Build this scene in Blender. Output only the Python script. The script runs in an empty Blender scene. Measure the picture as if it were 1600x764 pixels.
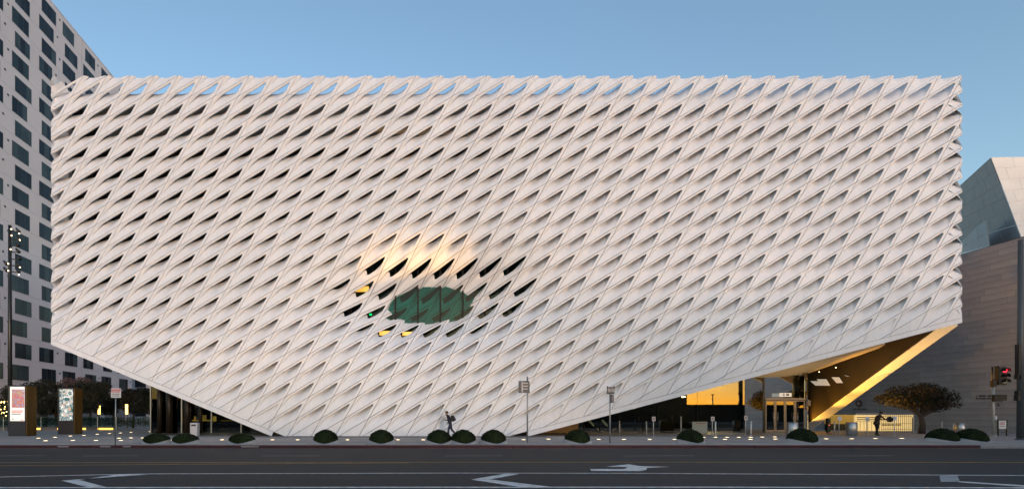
import bpy, bmesh, math, random
from mathutils import Vector, Matrix
from math import radians as RAD
random.seed(7)
SC = bpy.context.scene
COL = SC.collection

# ------------------------------------------------------------------ camera
F = 836.0            # focal length in pixels of the 1600 wide frame
CX, CY = 612.0, 648.0  # vanishing point of the street depth direction
CAMZ = 1.65
cam_d = bpy.data.cameras.new('camera')
cam = bpy.data.objects.new('camera', cam_d); COL.objects.link(cam)
cam.location = (0, 0, CAMZ); cam.rotation_euler = (RAD(90), 0, 0)
cam_d.sensor_width = 36; cam_d.lens = 36 * F / 1600
cam_d.shift_x = (800 - CX) / 1600; cam_d.shift_y = (CY - 382) / 1600
cam_d.clip_start = 0.1; cam_d.clip_end = 6000
SC.camera = cam

# ------------------------------------------------------------------ sky and sun (dawn, behind the camera to the right)
SUN_EL, SUN_AZ = 1.6, 165.0     # azimuth clockwise from +Y
w = bpy.data.worlds.new('World'); SC.world = w; w.use_nodes = True
nt = w.node_tree; nt.nodes.clear()
sky = nt.nodes.new('ShaderNodeTexSky'); sky.sky_type = 'NISHITA'; sky.sun_disc = False
sky.sun_elevation = RAD(SUN_EL); sky.sun_rotation = RAD(SUN_AZ)
sky.air_density = 0.9; sky.dust_density = 0.8; sky.ozone_density = 1.75; sky.altitude = 100
bgn = nt.nodes.new('ShaderNodeBackground'); bgn.inputs[1].default_value = 0.15
wo = nt.nodes.new('ShaderNodeOutputWorld')
nt.links.new(sky.outputs[0], bgn.inputs[0]); nt.links.new(bgn.outputs[0], wo.inputs[0])
sl = bpy.data.lights.new('sun', 'SUN'); sl.energy = 0.29; sl.angle = RAD(13); sl.color = (1.0, 0.94, 0.93)
so = bpy.data.objects.new('sun', sl); COL.objects.link(so)
sdir = Vector((math.sin(RAD(SUN_AZ)) * math.cos(RAD(SUN_EL)), math.cos(RAD(SUN_AZ)) * math.cos(RAD(SUN_EL)), math.sin(RAD(SUN_EL))))
so.rotation_euler = sdir.to_track_quat('Z', 'Y').to_euler()
vs = SC.view_settings
vs.view_transform = 'Standard'; vs.look = 'None'; vs.gamma = 1; vs.use_curve_mapping = False
vs.exposure = 2.32
SC.cycles.use_denoising = True
SC.cycles.max_bounces = 8; SC.cycles.transparent_max_bounces = 16
SC.cycles.caustics_reflective = False; SC.cycles.caustics_refractive = False

# ------------------------------------------------------------------ materials
MATS = {}
def mat(name, col=(.5, .5, .5), rough=.6, metal=0, var=0, vscale=3, bump=0, bscale=20, emit=None, estr=0, spec=.5, stretch=None, wear=None):
    """procedural principled material: colour with noise variation, bump, optional emission"""
    if name in MATS: return MATS[name]
    m = bpy.data.materials.new(name); m.use_nodes = True; MATS[name] = m
    n = m.node_tree; b = n.nodes['Principled BSDF']
    b.inputs['Base Color'].default_value = (*col, 1); b.inputs['Roughness'].default_value = rough
    b.inputs['Metallic'].default_value = metal; b.inputs['Specular IOR Level'].default_value = spec
    tc = n.nodes.new('ShaderNodeTexCoord'); src = tc.outputs['Object']
    if stretch:
        mp = n.nodes.new('ShaderNodeMapping'); mp.inputs['Scale'].default_value = stretch
        n.links.new(src, mp.inputs[0]); src = mp.outputs[0]
    if var:
        nz = n.nodes.new('ShaderNodeTexNoise'); nz.inputs['Scale'].default_value = vscale; nz.inputs['Detail'].default_value = 6
        n.links.new(src, nz.inputs['Vector'])
        rp = n.nodes.new('ShaderNodeValToRGB')
        lo = [max(0, c * (1 - var)) for c in col]; hi = [min(1, c * (1 + var)) for c in col]
        rp.color_ramp.elements[0].color = (*lo, 1); rp.color_ramp.elements[1].color = (*hi, 1)
        rp.color_ramp.elements[0].position = .3; rp.color_ramp.elements[1].position = .7
        n.links.new(nz.outputs['Fac'], rp.inputs[0]); n.links.new(rp.outputs[0], b.inputs['Base Color'])
    if bump:
        nb = n.nodes.new('ShaderNodeTexNoise'); nb.inputs['Scale'].default_value = bscale; nb.inputs['Detail'].default_value = 4
        bp = n.nodes.new('ShaderNodeBump'); bp.inputs['Strength'].default_value = bump; bp.inputs['Distance'].default_value = .02
        n.links.new(src, nb.inputs['Vector']); n.links.new(nb.outputs['Fac'], bp.inputs['Height']); n.links.new(bp.outputs[0], b.inputs['Normal'])
    if emit:
        b.inputs['Emission Color'].default_value = (*emit, 1); b.inputs['Emission Strength'].default_value = estr
    return m

def glass(name, tint, refl, rough=.0, ior=1.5):
    """flat architectural glass: tinted see-through pane with mirror reflection that grows at grazing angles"""
    if name in MATS: return MATS[name]
    m = bpy.data.materials.new(name); m.use_nodes = True; MATS[name] = m
    n = m.node_tree; n.nodes.clear()
    out = n.nodes.new('ShaderNodeOutputMaterial')
    tr = n.nodes.new('ShaderNodeBsdfTransparent'); tr.inputs[0].default_value = (*tint, 1)
    gl = n.nodes.new('ShaderNodeBsdfGlossy'); gl.inputs[0].default_value = (.95, .97, .95, 1); gl.inputs['Roughness'].default_value = rough
    fr = n.nodes.new('ShaderNodeFresnel'); fr.inputs[0].default_value = ior
    ad = n.nodes.new('ShaderNodeMath'); ad.operation = 'ADD'; ad.inputs[1].default_value = refl; ad.use_clamp = True
    mx = n.nodes.new('ShaderNodeMixShader')
    n.links.new(fr.outputs[0], ad.inputs[0]); n.links.new(ad.outputs[0], mx.inputs[0])
    n.links.new(tr.outputs[0], mx.inputs[1]); n.links.new(gl.outputs[0], mx.inputs[2]); n.links.new(mx.outputs[0], out.inputs[0])
    return m

# ------------------------------------------------------------------ helpers
def px(x, y, Y):
    """world point on the ray of a photo pixel at depth Y"""
    return Vector(((x - CX) / F * Y, Y, CAMZ + (CY - y) / F * Y))
def gpx(x, y, z=.15):
    """world ground point under a photo pixel"""
    Y = F * (CAMZ - z) / (y - CY)
    return Vector(((x - CX) / F * Y, Y, z))
def link(name, me, m=None, parent=None, loc=None):
    o = bpy.data.objects.new(name, me); COL.objects.link(o)
    if m is not None and me is not None and len(me.materials) == 0: me.materials.append(m)
    if parent: o.parent = parent
    if loc is not None: o.location = loc
    return o
def tag(o, label=None, cat=None, group=None, kind=None):
    if label: o['label'] = label
    if cat: o['category'] = cat
    if group: o['group'] = group
    if kind: o['kind'] = kind
    return o
def empty(name, loc, label, cat, group=None, rz=0):
    o = bpy.data.objects.new(name, None); COL.objects.link(o); o.location = loc; o.rotation_euler.z = rz
    o.empty_display_size = .2
    return tag(o, label, cat, group)
class MB:
    """collects simple solids into one mesh"""
    def __init__(s): s.v = []; s.f = []; s.sm = []
    def add(s, vs, fs, smooth=False):
        k = len(s.v); s.v += [tuple(v) for v in vs]; s.f += [tuple(i + k for i in f) for f in fs]; s.sm += [smooth] * len(fs); return s
    def box(s, x0, x1, y0, y1, z0, z1):
        return s.add([(x0, y0, z0), (x1, y0, z0), (x1, y1, z0), (x0, y1, z0), (x0, y0, z1), (x1, y0, z1), (x1, y1, z1), (x0, y1, z1)],
                     [(0, 3, 2, 1), (4, 5, 6, 7), (0, 1, 5, 4), (1, 2, 6, 5), (2, 3, 7, 6), (3, 0, 4, 7)])
    def bbox(s, x0, x1, y0, y1, z0, z1, b=.01):
        """box with chamfered vertical edges and top"""
        p = [(x0 + b, y0), (x1 - b, y0), (x1, y0 + b), (x1, y1 - b), (x1 - b, y1), (x0 + b, y1), (x0, y1 - b), (x0, y0 + b)]
        cx, cy = (x0 + x1) / 2, (y0 + y1) / 2
        q = [(x + (b if x < cx else -b) * .7, y + (b if y < cy else -b) * .7) for x, y in p]
        v = [(x, y, z0) for x, y in p] + [(x, y, z1 - b) for x, y in p] + [(x, y, z1) for x, y in q]
        f = [tuple(range(7, -1, -1)), tuple(range(16, 24))]
        for r in (0, 8):
            for i in range(8): j = (i + 1) % 8; f.append((r + i, r + j, r + 8 + j, r + 8 + i))
        return s.add(v, f)
    def tube(s, pts, rad, n=8, cap=True):
        pts = [Vector(p) for p in pts]
        if not hasattr(rad, '__len__'): rad = [rad] * len(pts)
        vs, fs = [], []
        for i, p in enumerate(pts):
            d = (pts[min(i + 1, len(pts) - 1)] - pts[max(i - 1, 0)]).normalized()
            a = d.cross(Vector((0, 0, 1)) if abs(d.z) < .9 else Vector((1, 0, 0))).normalized(); c = d.cross(a)
            for k in range(n):
                t = 2 * math.pi * k / n
                vs.append(p + (a * math.cos(t) + c * math.sin(t)) * rad[i])
        for i in range(len(pts) - 1):
            for k in range(n):
                j = (k + 1) % n; fs.append((i * n + k, i * n + j, i * n + n + j, i * n + n + k))
        s.add(vs, fs, True)
        if cap:
            k = len(s.v) - len(vs)
            s.f += [tuple(k + i for i in range(n - 1, -1, -1)), tuple(k + (len(pts) - 1) * n + i for i in range(n))]; s.sm += [False, False]
        return s
    def lathe(s, c, prof, n=20):
        """prof: list of (r, z)"""
        vs, fs = [], []
        for r, z in prof:
            for k in range(n):
                t = 2 * math.pi * k / n; vs.append((c[0] + r * math.cos(t), c[1] + r * math.sin(t), c[2] + z))
        for i in range(len(prof) - 1):
            for k in range(n):
                j = (k + 1) % n; fs.append((i * n + k, i * n + j, i * n + n + j, i * n + n + k))
        s.add(vs, fs, True)
        k = len(s.v) - len(vs)
        s.f += [tuple(k + i for i in range(n - 1, -1, -1)), tuple(k + (len(prof) - 1) * n + i for i in range(n))]; s.sm += [False, False]
        return s
    def prism(s, poly, y0, y1):
        """poly: (x, z) outline extruded from y0 to y1"""
        n = len(poly)
        v = [(x, y0, z) for x, z in poly] + [(x, y1, z) for x, z in poly]
        f = [tuple(range(n)), tuple(range(2 * n - 1, n - 1, -1))] + [(i, i + n, (i + 1) % n + n, (i + 1) % n) for i in range(n)]
        return s.add(v, f)
    def slab(s, quad, t):
        """quad: 3-D corner loop, thickened along its normal by t"""
        q = [Vector(p) for p in quad]; nn = (q[1] - q[0]).cross(q[2] - q[0]).normalized() * t; n = len(q)
        v = q + [p + nn for p in q]
        f = [tuple(range(n - 1, -1, -1)), tuple(range(n, 2 * n))] + [(i, (i + 1) % n, (i + 1) % n + n, i + n) for i in range(n)]
        return s.add(v, f)
    def mesh(s, name):
        me = bpy.data.meshes.new(name); me.from_pydata(s.v, [], s.f)
        for p, q in zip(me.polygons, s.sm): p.use_smooth = q
        me.update(); return me
    def build(s, name, m, parent=None, loc=None, **kw):
        o = link(name, s.mesh(name), m, parent, loc)
        if kw: tag(o, **kw)
        return o
def sstep(a, b, x):
    t = max(0., min(1., (x - a) / (b - a))); return t * t * (3 - 2 * t)

# ------------------------------------------------------------------ the veil of the museum
YF = 38.0; S = F / YF                        # facade plane; pixels per metre there
fx = lambda x: (x - CX) / S
fz = lambda y: CAMZ + (CY - y) / S
PP, RR = 37.15 / S, 33.45 / S                # panel pitch, row height
NX, NZ = fx(1504.9), fz(117.8)               # a lattice node (top right corner)
XL, XR, ZT = fx(79.5), fx(1503.5), fz(118.6)
A = Vector((.5 * PP, RR)); B = Vector((1.5 * PP, RR))   # steep and shallow seam vectors
# bottom edge of the front: left slope, flat foot, right slope (x, z)
BL0, BL1 = Vector((XL, fz(538))), Vector((fx(424), .15))
BR0, BR1 = Vector((fx(826), .15)), Vector((XR, fz(504)))
def edge_h(p0, p1, x): return p0.y + (p1.y - p0.y) * (x - p0.x) / (p1.x - p0.x)
def bottom_z(x): return max(.15, edge_h(BL0, BL1, x), edge_h(BR0, BR1, x))
DENT = (fx(677), fz(463)); 
def dent(x, z):
    r2 = ((x - DENT[0]) / 5.9) ** 2 + ((z - DENT[1] - .06 * (x - DENT[0])) / 2.5) ** 2
    return 4.0 * math.exp(-r2 * 1.0) if r2 < 9 else 0
GLASS_D = 3.0
US = [0, .07, .14, .21, .28, .35, .43, .52, .61, .70, .77, .81, .84, .86, .872, .88]
GAPU, GAPV = .0105, .018
TS = [0, .12, .26, .4, .53, .65, .76, .86, .94, 1]
def cell_geo(Dm, op=0.0):
    """vertices (u, v, depth) and faces of one scooped panel"""
    V, Fc, smooth = [], [], []
    nT = len(TS); cols_f, cols_l = [], []
    for u in US:
        k = sstep(.07, .30, u)
        uu = max(u, GAPU)
        vl = .83 - (0 if u < .80 else .09 * ((u - .80) / .08) ** 2)
        vc = .08 + (vl - .08) * sstep(-.12, .28, u)
        d = Dm * (sstep(-.06, .62, u) * .96 + .04 * u) * (1 - .30 * sstep(.55, .85, u)) * (1 - .72 * sstep(.825, .885, u))
        if u == 0: d *= .15
        col = []
        leaf = op * sstep(.04, .50, u) * (1 - .25 * sstep(.7, .88, u))
        for t in TS:
            t *= 1 - .52 * leaf
            g = .30 * t + .70 * t ** 2.6
            col.append((uu, max(GAPV, vc * t), d * g))
        # continuation under the overhanging lip
        col.append((uu, (vc + .06 * k) * (1 - leaf) + leaf * (col[-1][1] + .005), d * (1 + .08 * k) * (1 - leaf) + leaf * (col[-1][2] + .06)))
        col.append((uu, (vc + .15 * k) * (1 - leaf) + leaf * (col[-1][1] + .01), d * (1 + .18 * k) * (1 - leaf) + leaf * (col[-1][2] + .06)))
        cols_f.append([len(V) + i for i in range(len(col))]); V += col
        lo_v = [vc + (.97 - vc) * q for q in (0, .3, .6, .85)] + [1 - GAPV]
        lo_d = [d * q for q in (1, .70, .30, .06)] + [0]
        hi_v = [vl + .02, vl - .004, vl + .006, vl + .035, 1 - GAPV]
        hi_d = [.12, .075, .03, .0, 0]
        m_ = min(1., Dm / .45)
        l = [(uu, lo_v[i] * (1 - k) + hi_v[i] * k, lo_d[i] * (1 - k) + min(hi_d[i] * m_, d) * k) for i in range(5)]
        cols_l.append([len(V) + i for i in range(5)]); V += l
    for c in range(len(US) - 1):
        a, b = cols_f[c], cols_f[c + 1]
        for i in range(len(a) - 1): Fc.append((a[i], b[i], b[i + 1], a[i + 1])); smooth.append(True)
        a, b = cols_l[c], cols_l[c + 1]
        for i in range(4): Fc.append((a[i], b[i], b[i + 1], a[i + 1])); smooth.append(True)
    # right frame strip and its lip wall down to the floor
    last = cols_f[-1]; base = len(V); vv = [V[i][1] for i in last]
    for i in last: V.append((.88, V[i][1], 0.0))                 # base + i
    V.append((.88, 1 - GAPV, 0.0)); nb = len(vv)
    rim = base + nb + 1
    for i in range(nb): V.append((.88, vv[i], V[last[i]][2]))
    for i in range(nb): V.append((.88, vv[i], 0.0))
    for i in range(nb - 1):
        Fc.append((rim + i, rim + nb + i, rim + nb + i + 1, rim + i + 1)); smooth.append(False)
    o = len(V)
    for i in range(nb): V.append((1 - GAPU, vv[i], 0.0))
    V.append((1 - GAPU, 1 - GAPV, 0.0))
    for i in range(nb): Fc.append((base + i, o + i, o + i + 1, base + i + 1)); smooth.append(False)
    # skirt round the joint
    per = [(GAPU, GAPV), (1 - GAPU, GAPV), (1 - GAPU, 1 - GAPV), (GAPU, 1 - GAPV)]
    for i in range(4):
        p, q = per[i], per[(i + 1) % 4]; n0 = len(V)
        V += [(p[0], p[1], 0.0), (q[0], q[1], 0.0), (q[0], q[1], .12), (p[0], p[1], .12)]
        Fc.append((n0, n0 + 1, n0 + 2, n0 + 3)); smooth.append(False)
    return V, Fc, smooth
GEO = {}
def geo(Dm, op=0.0):
    k = (round(Dm * 20) / 20, round(op * 6) / 6)
    if k not in GEO: GEO[k] = cell_geo(max(k[0], .012), k[1])
    return k, GEO[k]
def veil_mat():
    m = bpy.data.materials.new('veil_concrete'); m.use_nodes = True; n = m.node_tree; b = n.nodes['Principled BSDF']
    g = n.nodes.new('ShaderNodeNewGeometry'); oi = n.nodes.new('ShaderNodeObjectInfo')
    def nz(scale, mp, det):
        q = n.nodes.new('ShaderNodeMapping'); q.inputs['Scale'].default_value = mp; n.links.new(g.outputs['Position'], q.inputs[0])
        t = n.nodes.new('ShaderNodeTexNoise'); t.inputs['Scale'].default_value = scale; t.inputs['Detail'].default_value = det; n.links.new(q.outputs[0], t.inputs['Vector']); return t.outputs[0]
    def mth(op, a, b_):
        t = n.nodes.new('ShaderNodeMath'); t.operation = op
        for i, v in enumerate((a, b_)):
            if isinstance(v, (int, float)): t.inputs[i].default_value = v
            else: n.links.new(v, t.inputs[i])
        return t.outputs[0]
    f = mth('ADD', mth('MULTIPLY', nz(.25, (1, 1, 1), 3), .35), mth('ADD', mth('MULTIPLY', nz(1.6, (2.2, 2.2, .22), 5), .45), mth('ADD', mth('MULTIPLY', nz(9, (1, 1, 1), 4), .12), mth('MULTIPLY', oi.outputs['Random'], .08))))
    rp = n.nodes.new('ShaderNodeValToRGB'); rp.color_ramp.elements[0].position = .30; rp.color_ramp.elements[1].position = .62
    rp.color_ramp.elements[0].color = (.672, .712, .768, 1); rp.color_ramp.elements[1].color = (.772, .806, .858, 1)
    n.links.new(f, rp.inputs[0]); n.links.new(rp.outputs[0], b.inputs['Base Color']); b.inputs['Roughness'].default_value = .72; b.inputs['Specular IOR Level'].default_value = .3
    bp = n.nodes.new('ShaderNodeBump'); bp.inputs['Strength'].default_value = .10; bp.inputs['Distance'].default_value = .02
    n.links.new(nz(14, (1, 1, 1), 4), bp.inputs['Height']); n.links.new(bp.outputs[0], b.inputs['Normal']); return m
veil_m = veil_mat()
museum = empty('museum', (0, YF, .15), 'white museum with a lattice facade of slanted scooped openings and lifted corners', 'museum')
def clip_planes():
    pl = [(Vector((0, 0, ZT)), Vector((0, 0, 1))), (Vector((XL, 0, 0)), Vector((-1, 0, 0))), (Vector((XR, 0, 0)), Vector((1, 0, 0)))]
    for p0, p1 in ((BL0, BL1), (BR0, BR1), (Vector((0, .15)), Vector((1, .15)))):
        t = (p1 - p0).normalized(); nn = Vector((t.y, -t.x))
        if nn.y > 0: nn = -nn
        off = p0 - nn * (.36 if p0 is not None and abs(t.y) > 0 else .01)
        pl.append((Vector((off.x, 0, off.y)), Vector((nn.x, 0, nn.y))))
    return pl
PLANES = clip_planes()
def inside(p):  # lattice point (x, z): signed distance to nearest boundary, positive inside
    return min((pl - Vector((p.x, 0, p.y))).dot(n) for pl, n in PLANES)
mesh_cache = {}; panels = []
def make_panel(bl):
    """panel whose lower node is bl; returns (mesh, location) or None"""
    cs = [bl, bl + B, bl + A + B, bl + A]; dist = [inside(c) for c in cs]
    if max(dist) < 0 and all(any((pl - Vector((c.x, 0, c.y))).dot(n) < 0 for c in cs) for pl, n in PLANES[:0]): return None
    for pl, n in PLANES:
        if all((pl - Vector((c.x, 0, c.y))).dot(n) < .02 for c in cs): return None
    ctr = bl + (A + B) * .5
    low = min((PLANES[i][0] - Vector((ctr.x, 0, ctr.y))).dot(PLANES[i][1]) for i in (3, 4, 5))
    fade = sstep(.05, 1.5, low)
    dd = dent(ctr.x, ctr.y); Dm = (.74 + .24 * sstep(-12, 28, ctr.x)) * (fade if low < 1.5 else 1)
    if dd > .05: Dm *= 1 + .35 * min(1, dd)
    k, (V, Fc, sm) = geo(Dm, sstep(.25, 1.1, dd))
    clipped = min(dist) < .0
    dented = max(dent(c.x, c.y) for c in cs + [ctr]) > .004
    key = None if (clipped or dented) else k
    if key is not None and key in mesh_cache: return mesh_cache[key], (bl.x, YF, bl.y)
    pts = []
    for u, v, d in V:
        p = B * u + A * v; q = bl + p
        pts.append((p.x, d + (dent(q.x, q.y) if dented else 0), p.y))
    me = bpy.data.meshes.new('veil_panel'); me.from_pydata(pts, [], Fc)
    for p, s_ in zip(me.polygons, sm): p.use_smooth = s_
    if clipped:
        bm = bmesh.new(); bm.from_mesh(me)
        for pl, n in PLANES:
            if any((pl - Vector((c.x, 0, c.y))).dot(n) < 0 for c in cs):
                bmesh.ops.bisect_plane(bm, geom=bm.verts[:] + bm.edges[:] + bm.faces[:], plane_co=pl - Vector((bl.x, 0, bl.y)), plane_no=n, clear_outer=True)
        n = len(bm.faces); bm.to_mesh(me); bm.free()
        if n == 0: return None
    me.materials.append(veil_m); me.update()
    if key is not None: mesh_cache[key] = me
    return me, (bl.x, YF, bl.y)
for i in range(-3, 22):
    for j in range(-60, 12):
        bl = Vector((NX + j * PP + (i % 2) * .5 * PP - PP * 0, NZ - i * RR))
        # node rows alternate by half a pitch
        r = make_panel(bl)
        if r: panels.append(r)
# the 300 that show largest (whole ones in the middle first) stand alone, the rest are one mass
def rank(r):
    me, l = r; return abs(l[0] - fx(790)) + abs(l[2] - 11) * 1.7
panels.sort(key=rank)
for me, l in panels[:300]:
    link('veil_panel', me, None, museum, (l[0], l[1] - YF, l[2] - .15))
def join(items, name, m, parent, off):
    vs, fs, sm = [], [], []
    for me, l in items:
        k = len(vs)
        vs += [(v.co.x + l[0] - off[0], v.co.y + l[1] - off[1], v.co.z + l[2] - off[2]) for v in me.vertices]
        for p in me.polygons: fs.append(tuple(i + k for i in p.vertices)); sm.append(p.use_smooth)
    j = bpy.data.meshes.new(name); j.from_pydata(vs, [], fs); j.polygons.foreach_set('use_smooth', sm); j.update()
    return link(name, j, m, parent)
tag(join(panels[300:], 'outer_veil_panels', veil_m, museum, (0, YF, .15)), kind='stuff')
print('PANELS', len(panels))

def mpart(mb, name, m, **kw):
    """part of the museum given in world coordinates"""
    o = mb.build(name, m, museum, (0, -YF, -.15)); 
    if kw: tag(o, **kw)
    return o
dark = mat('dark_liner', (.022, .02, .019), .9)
# ---- bottom edge trim of the front
def trim(p0, p1, name, t=.34):
    d = (p1 - p0).normalized(); n = Vector((-d.y, d.x));
    if n.y < 0: n = -n
    q = [p0, p1, p1 + n * t, p0 + n * t]
    if p0 is BL0: q[3] = Vector((XL, p0.y + t / n.y))
    if p1 is BR1: q[2] = Vector((XR, p1.y + t / n.y))
    return mpart(MB().prism([(v.x, v.y) for v in q], YF, YF + .25), name, veil_m)
trim(BL0, BL1, 'edge_trim'); trim(BR0, BR1, 'edge_trim')
# ---- side veils: the same lattice folded round both corners (outer skin of the flanks)
def side_veil(right, smax):
    bm = bmesh.new()
    sgn = 1 if right else -1; X0 = XR if right else XL
    zlow = (lambda s_: 8.15 - s_ * 8 / 13.7) if right else (lambda s_: BL0.y - s_ * .08)
    t = Vector((sgn, zlow(1) - zlow(0))).normalized(); nn = Vector((t.y, -t.x)); nn = nn if nn.y < 0 else -nn
    pls = [(Vector((0, 0, ZT)), Vector((0, 0, 1))), (Vector((X0, 0, 0)), Vector((-sgn, 0, 0))), (Vector((X0 + sgn * smax, 0, 0)), Vector((sgn, 0, 0))),
           (Vector((X0, 0, zlow(0) + .36)), Vector((nn.x, 0, nn.y)))]
    for i in range(-3, 19):
        for j in range(-70, 40):
            bl = Vector((NX + j * PP + (i % 2) * .5 * PP, NZ - i * RR)); cs = [bl, bl + B, bl + A + B, bl + A]
            if any(all((p - Vector((c.x, 0, c.y))).dot(n) < .02 for c in cs) for p, n in pls): continue
            k, (V, Fc, sm) = geo(.80); b2 = bmesh.new()
            vv = [b2.verts.new(((B * u + A * v).x + bl.x, d, (B * u + A * v).y + bl.y)) for u, v, d in V]
            for f in Fc: b2.faces.new([vv[q] for q in f])
            for p, n in pls:
                if any((p - Vector((c.x, 0, c.y))).dot(n) < 0 for c in cs):
                    bmesh.ops.bisect_plane(b2, geom=b2.verts[:] + b2.edges[:] + b2.faces[:], plane_co=p, plane_no=n, clear_outer=True)
            b2.verts.index_update(); m2 = {}
            for v in b2.verts: m2[v.index] = bm.verts.new((X0 - sgn * v.co.y, YF + .01 + sgn * (v.co.x - X0), v.co.z))
            for f in b2.faces:
                f2 = bm.faces.new([m2[v.index] for v in f.verts]); f2.smooth = True
            b2.free()
    me = bpy.data.meshes.new('side_veil'); bm.to_mesh(me); bm.free()
    o = link('side_veil', me, veil_m, museum, (0, -YF, -.15)); tag(o, kind='stuff')
side_veil(True, 13); side_veil(False, 5)
# ---- the body behind the veil
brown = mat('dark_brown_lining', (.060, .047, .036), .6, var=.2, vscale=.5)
poly = [(XL + .9, BL0.y + .5), (BL1.x + .3, .2), (BR0.x - .3, .2), (XR - .9, BR1.y + .3), (XR - .9, 24.3), (XL + .9, 24.3)]
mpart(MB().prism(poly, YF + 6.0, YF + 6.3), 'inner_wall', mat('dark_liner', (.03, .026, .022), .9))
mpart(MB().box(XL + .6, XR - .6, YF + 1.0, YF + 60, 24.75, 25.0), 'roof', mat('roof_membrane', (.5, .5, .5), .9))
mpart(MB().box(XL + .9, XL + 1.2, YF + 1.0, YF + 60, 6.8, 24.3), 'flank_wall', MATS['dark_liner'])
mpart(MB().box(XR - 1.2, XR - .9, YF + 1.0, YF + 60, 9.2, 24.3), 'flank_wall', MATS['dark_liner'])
# soffits: under the lifted left edge and under the lifted right corner
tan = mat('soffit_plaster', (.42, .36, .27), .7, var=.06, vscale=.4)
mpart(MB().slab([(XL + .1, YF + 1.0, BL0.y + .35), (BL1.x + .2, YF + 1.0, .25), (BL1.x + .2, YF + 30, 1.6), (XL + .1, YF + 30, BL0.y + 1.2)], .2), 'soffit', tan)
def zs(X, Y): return .2615 * (X - BR0.x) - .2 * (Y - YF) * sstep(25, 37, X) + .12
sv, sf = [], []; NXs, NYs = 24, 10; XE = 37.2
for i in range(NXs + 1):
    for j in range(NYs + 1):
        X = BR0.x + .5 + (XE - BR0.x - .5) * i / NXs; y0 = YF + 1.0
        e = max(0, X - (XE - 1.8)); y0 += 1.8 - math.sqrt(max(0, 1.8 ** 2 - e * e))
        Y = y0 + (YF + 26 - y0) * j / NYs
        sv.append((X, Y, max(.3, zs(X, Y))))
for i in range(NXs):
    for j in range(NYs): k = i * (NYs + 1) + j; sf.append((k, k + 1, k + NYs + 2, k + NYs + 1))
mb = MB().add(sv, sf, True); mb.add([(x, y, z + .25) for x, y, z in sv], [f[::-1] for f in sf], True)
rimv = [k * (NYs + 1) for k in range(NXs + 1)] + [NXs * (NYs + 1) + j for j in range(1, NYs + 1)]
for a_, b_ in zip(rimv, rimv[1:]): mb.f.append((a_, b_, b_ + len(sv), a_ + len(sv))); mb.sm.append(True)
mpart(mb, 'soffit', tan)
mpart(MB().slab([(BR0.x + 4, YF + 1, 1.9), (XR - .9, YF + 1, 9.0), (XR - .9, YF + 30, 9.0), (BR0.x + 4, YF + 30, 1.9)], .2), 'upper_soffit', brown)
# flank wall inside the lifted corner and the warm edge panels along its foot
ZC = BR1.y - .15
def zfoot(Y): return .15 + ZC * max(0, 1 - (Y - YF) / 13.7)
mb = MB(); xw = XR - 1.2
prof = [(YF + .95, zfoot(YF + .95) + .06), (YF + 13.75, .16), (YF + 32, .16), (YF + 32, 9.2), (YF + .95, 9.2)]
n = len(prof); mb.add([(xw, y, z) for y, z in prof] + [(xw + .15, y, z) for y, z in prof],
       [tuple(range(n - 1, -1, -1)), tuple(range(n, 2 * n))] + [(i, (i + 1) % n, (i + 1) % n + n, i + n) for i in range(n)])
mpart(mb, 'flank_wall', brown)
for i in range(5):
    y0, y1 = YF + 13.7 * i / 5 + .012, YF + 13.7 * (i + 1) / 5 - .012
    if i == 0: y0 = YF + .26
    mpart(MB().slab([(XR - .02, y0, zfoot(y0)), (XR - .02, y1, zfoot(y1)), (XR - 1.16, y1, zfoot(y1) + .02), (XR - 1.16, y0, zfoot(y0) + .02)][::-1], -.3), 'edge_panel', veil_m)
# patches of light on the flank wall, put in as pale glowing plates
patch_m = mat('patch_glow', (.7, .7, .68), .5, emit=(1, .93, .82), estr=.06)
for (xa, ya, xb, yb, hh) in ((1266, 595, 1284, 602, 5), (1276, 592, 1297, 602, 8), (1299, 589, 1317, 598, 8), (1319, 586, 1326, 588, 3)):
    def wp(x, y): Y = (xw - .03) * F / (x - CX); return (xw - .03, Y, CAMZ + (CY - y) / F * Y)
    mpart(MB().slab([wp(xa, ya), wp(xb - 6, ya), wp(xb, yb), wp(xa + 8, yb)], .02), 'light_patch', patch_m)
# ---- oculus window: a glass wall that the dented veil dips through
g_m = glass('oculus_glass', (.27, .63, .59), .0, ior=1.28)
mul_m = mat('mullion_dark', (.015, .018, .018), .4)
ocm = mat('oculus_mullion', (.003, .004, .004), .5, spec=.2)
YG = YF + GLASS_D; xs = [px(x, 480, YG).x for x in (548, 583, 618, 653, 688, 723, 758, 793, 828)]
for x0, x1 in zip(xs, xs[1:]):
    mpart(MB().box(x0 + .05, x1 - .05, YG, YG + .02, fz(575), fz(385)), 'oculus_pane', g_m)
for x in xs: mpart(MB().box(x - .065, x + .065, YG - .10, YG - .002, fz(575), fz(385)), 'mullion', ocm)
# lamps glowing inside near the oculus
amber = mat('amber_lamp', (.8, .6, .2), .5, emit=(1.0, .50, .06), estr=.16)
for x, y, w_, h_ in ((566, 451, .5, .2), (603, 520, .5, .16), (638, 521, .45, .14)):
    p = px(x, y, YG - .60); mpart(MB().bbox(p.x - w_, p.x + w_, p.y, p.y + .2, p.z - h_, p.z + h_, .03), 'interior_lamp', amber)
p = px(579, 491, YG + .5); mpart(MB().bbox(p.x - .1, p.x + .1, p.y, p.y + .08, p.z - .07, p.z + .07), 'exit_sign', mat('exit_green', (.05, .6, .15), .5, emit=(.05, 1, .25), estr=.6))

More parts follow.
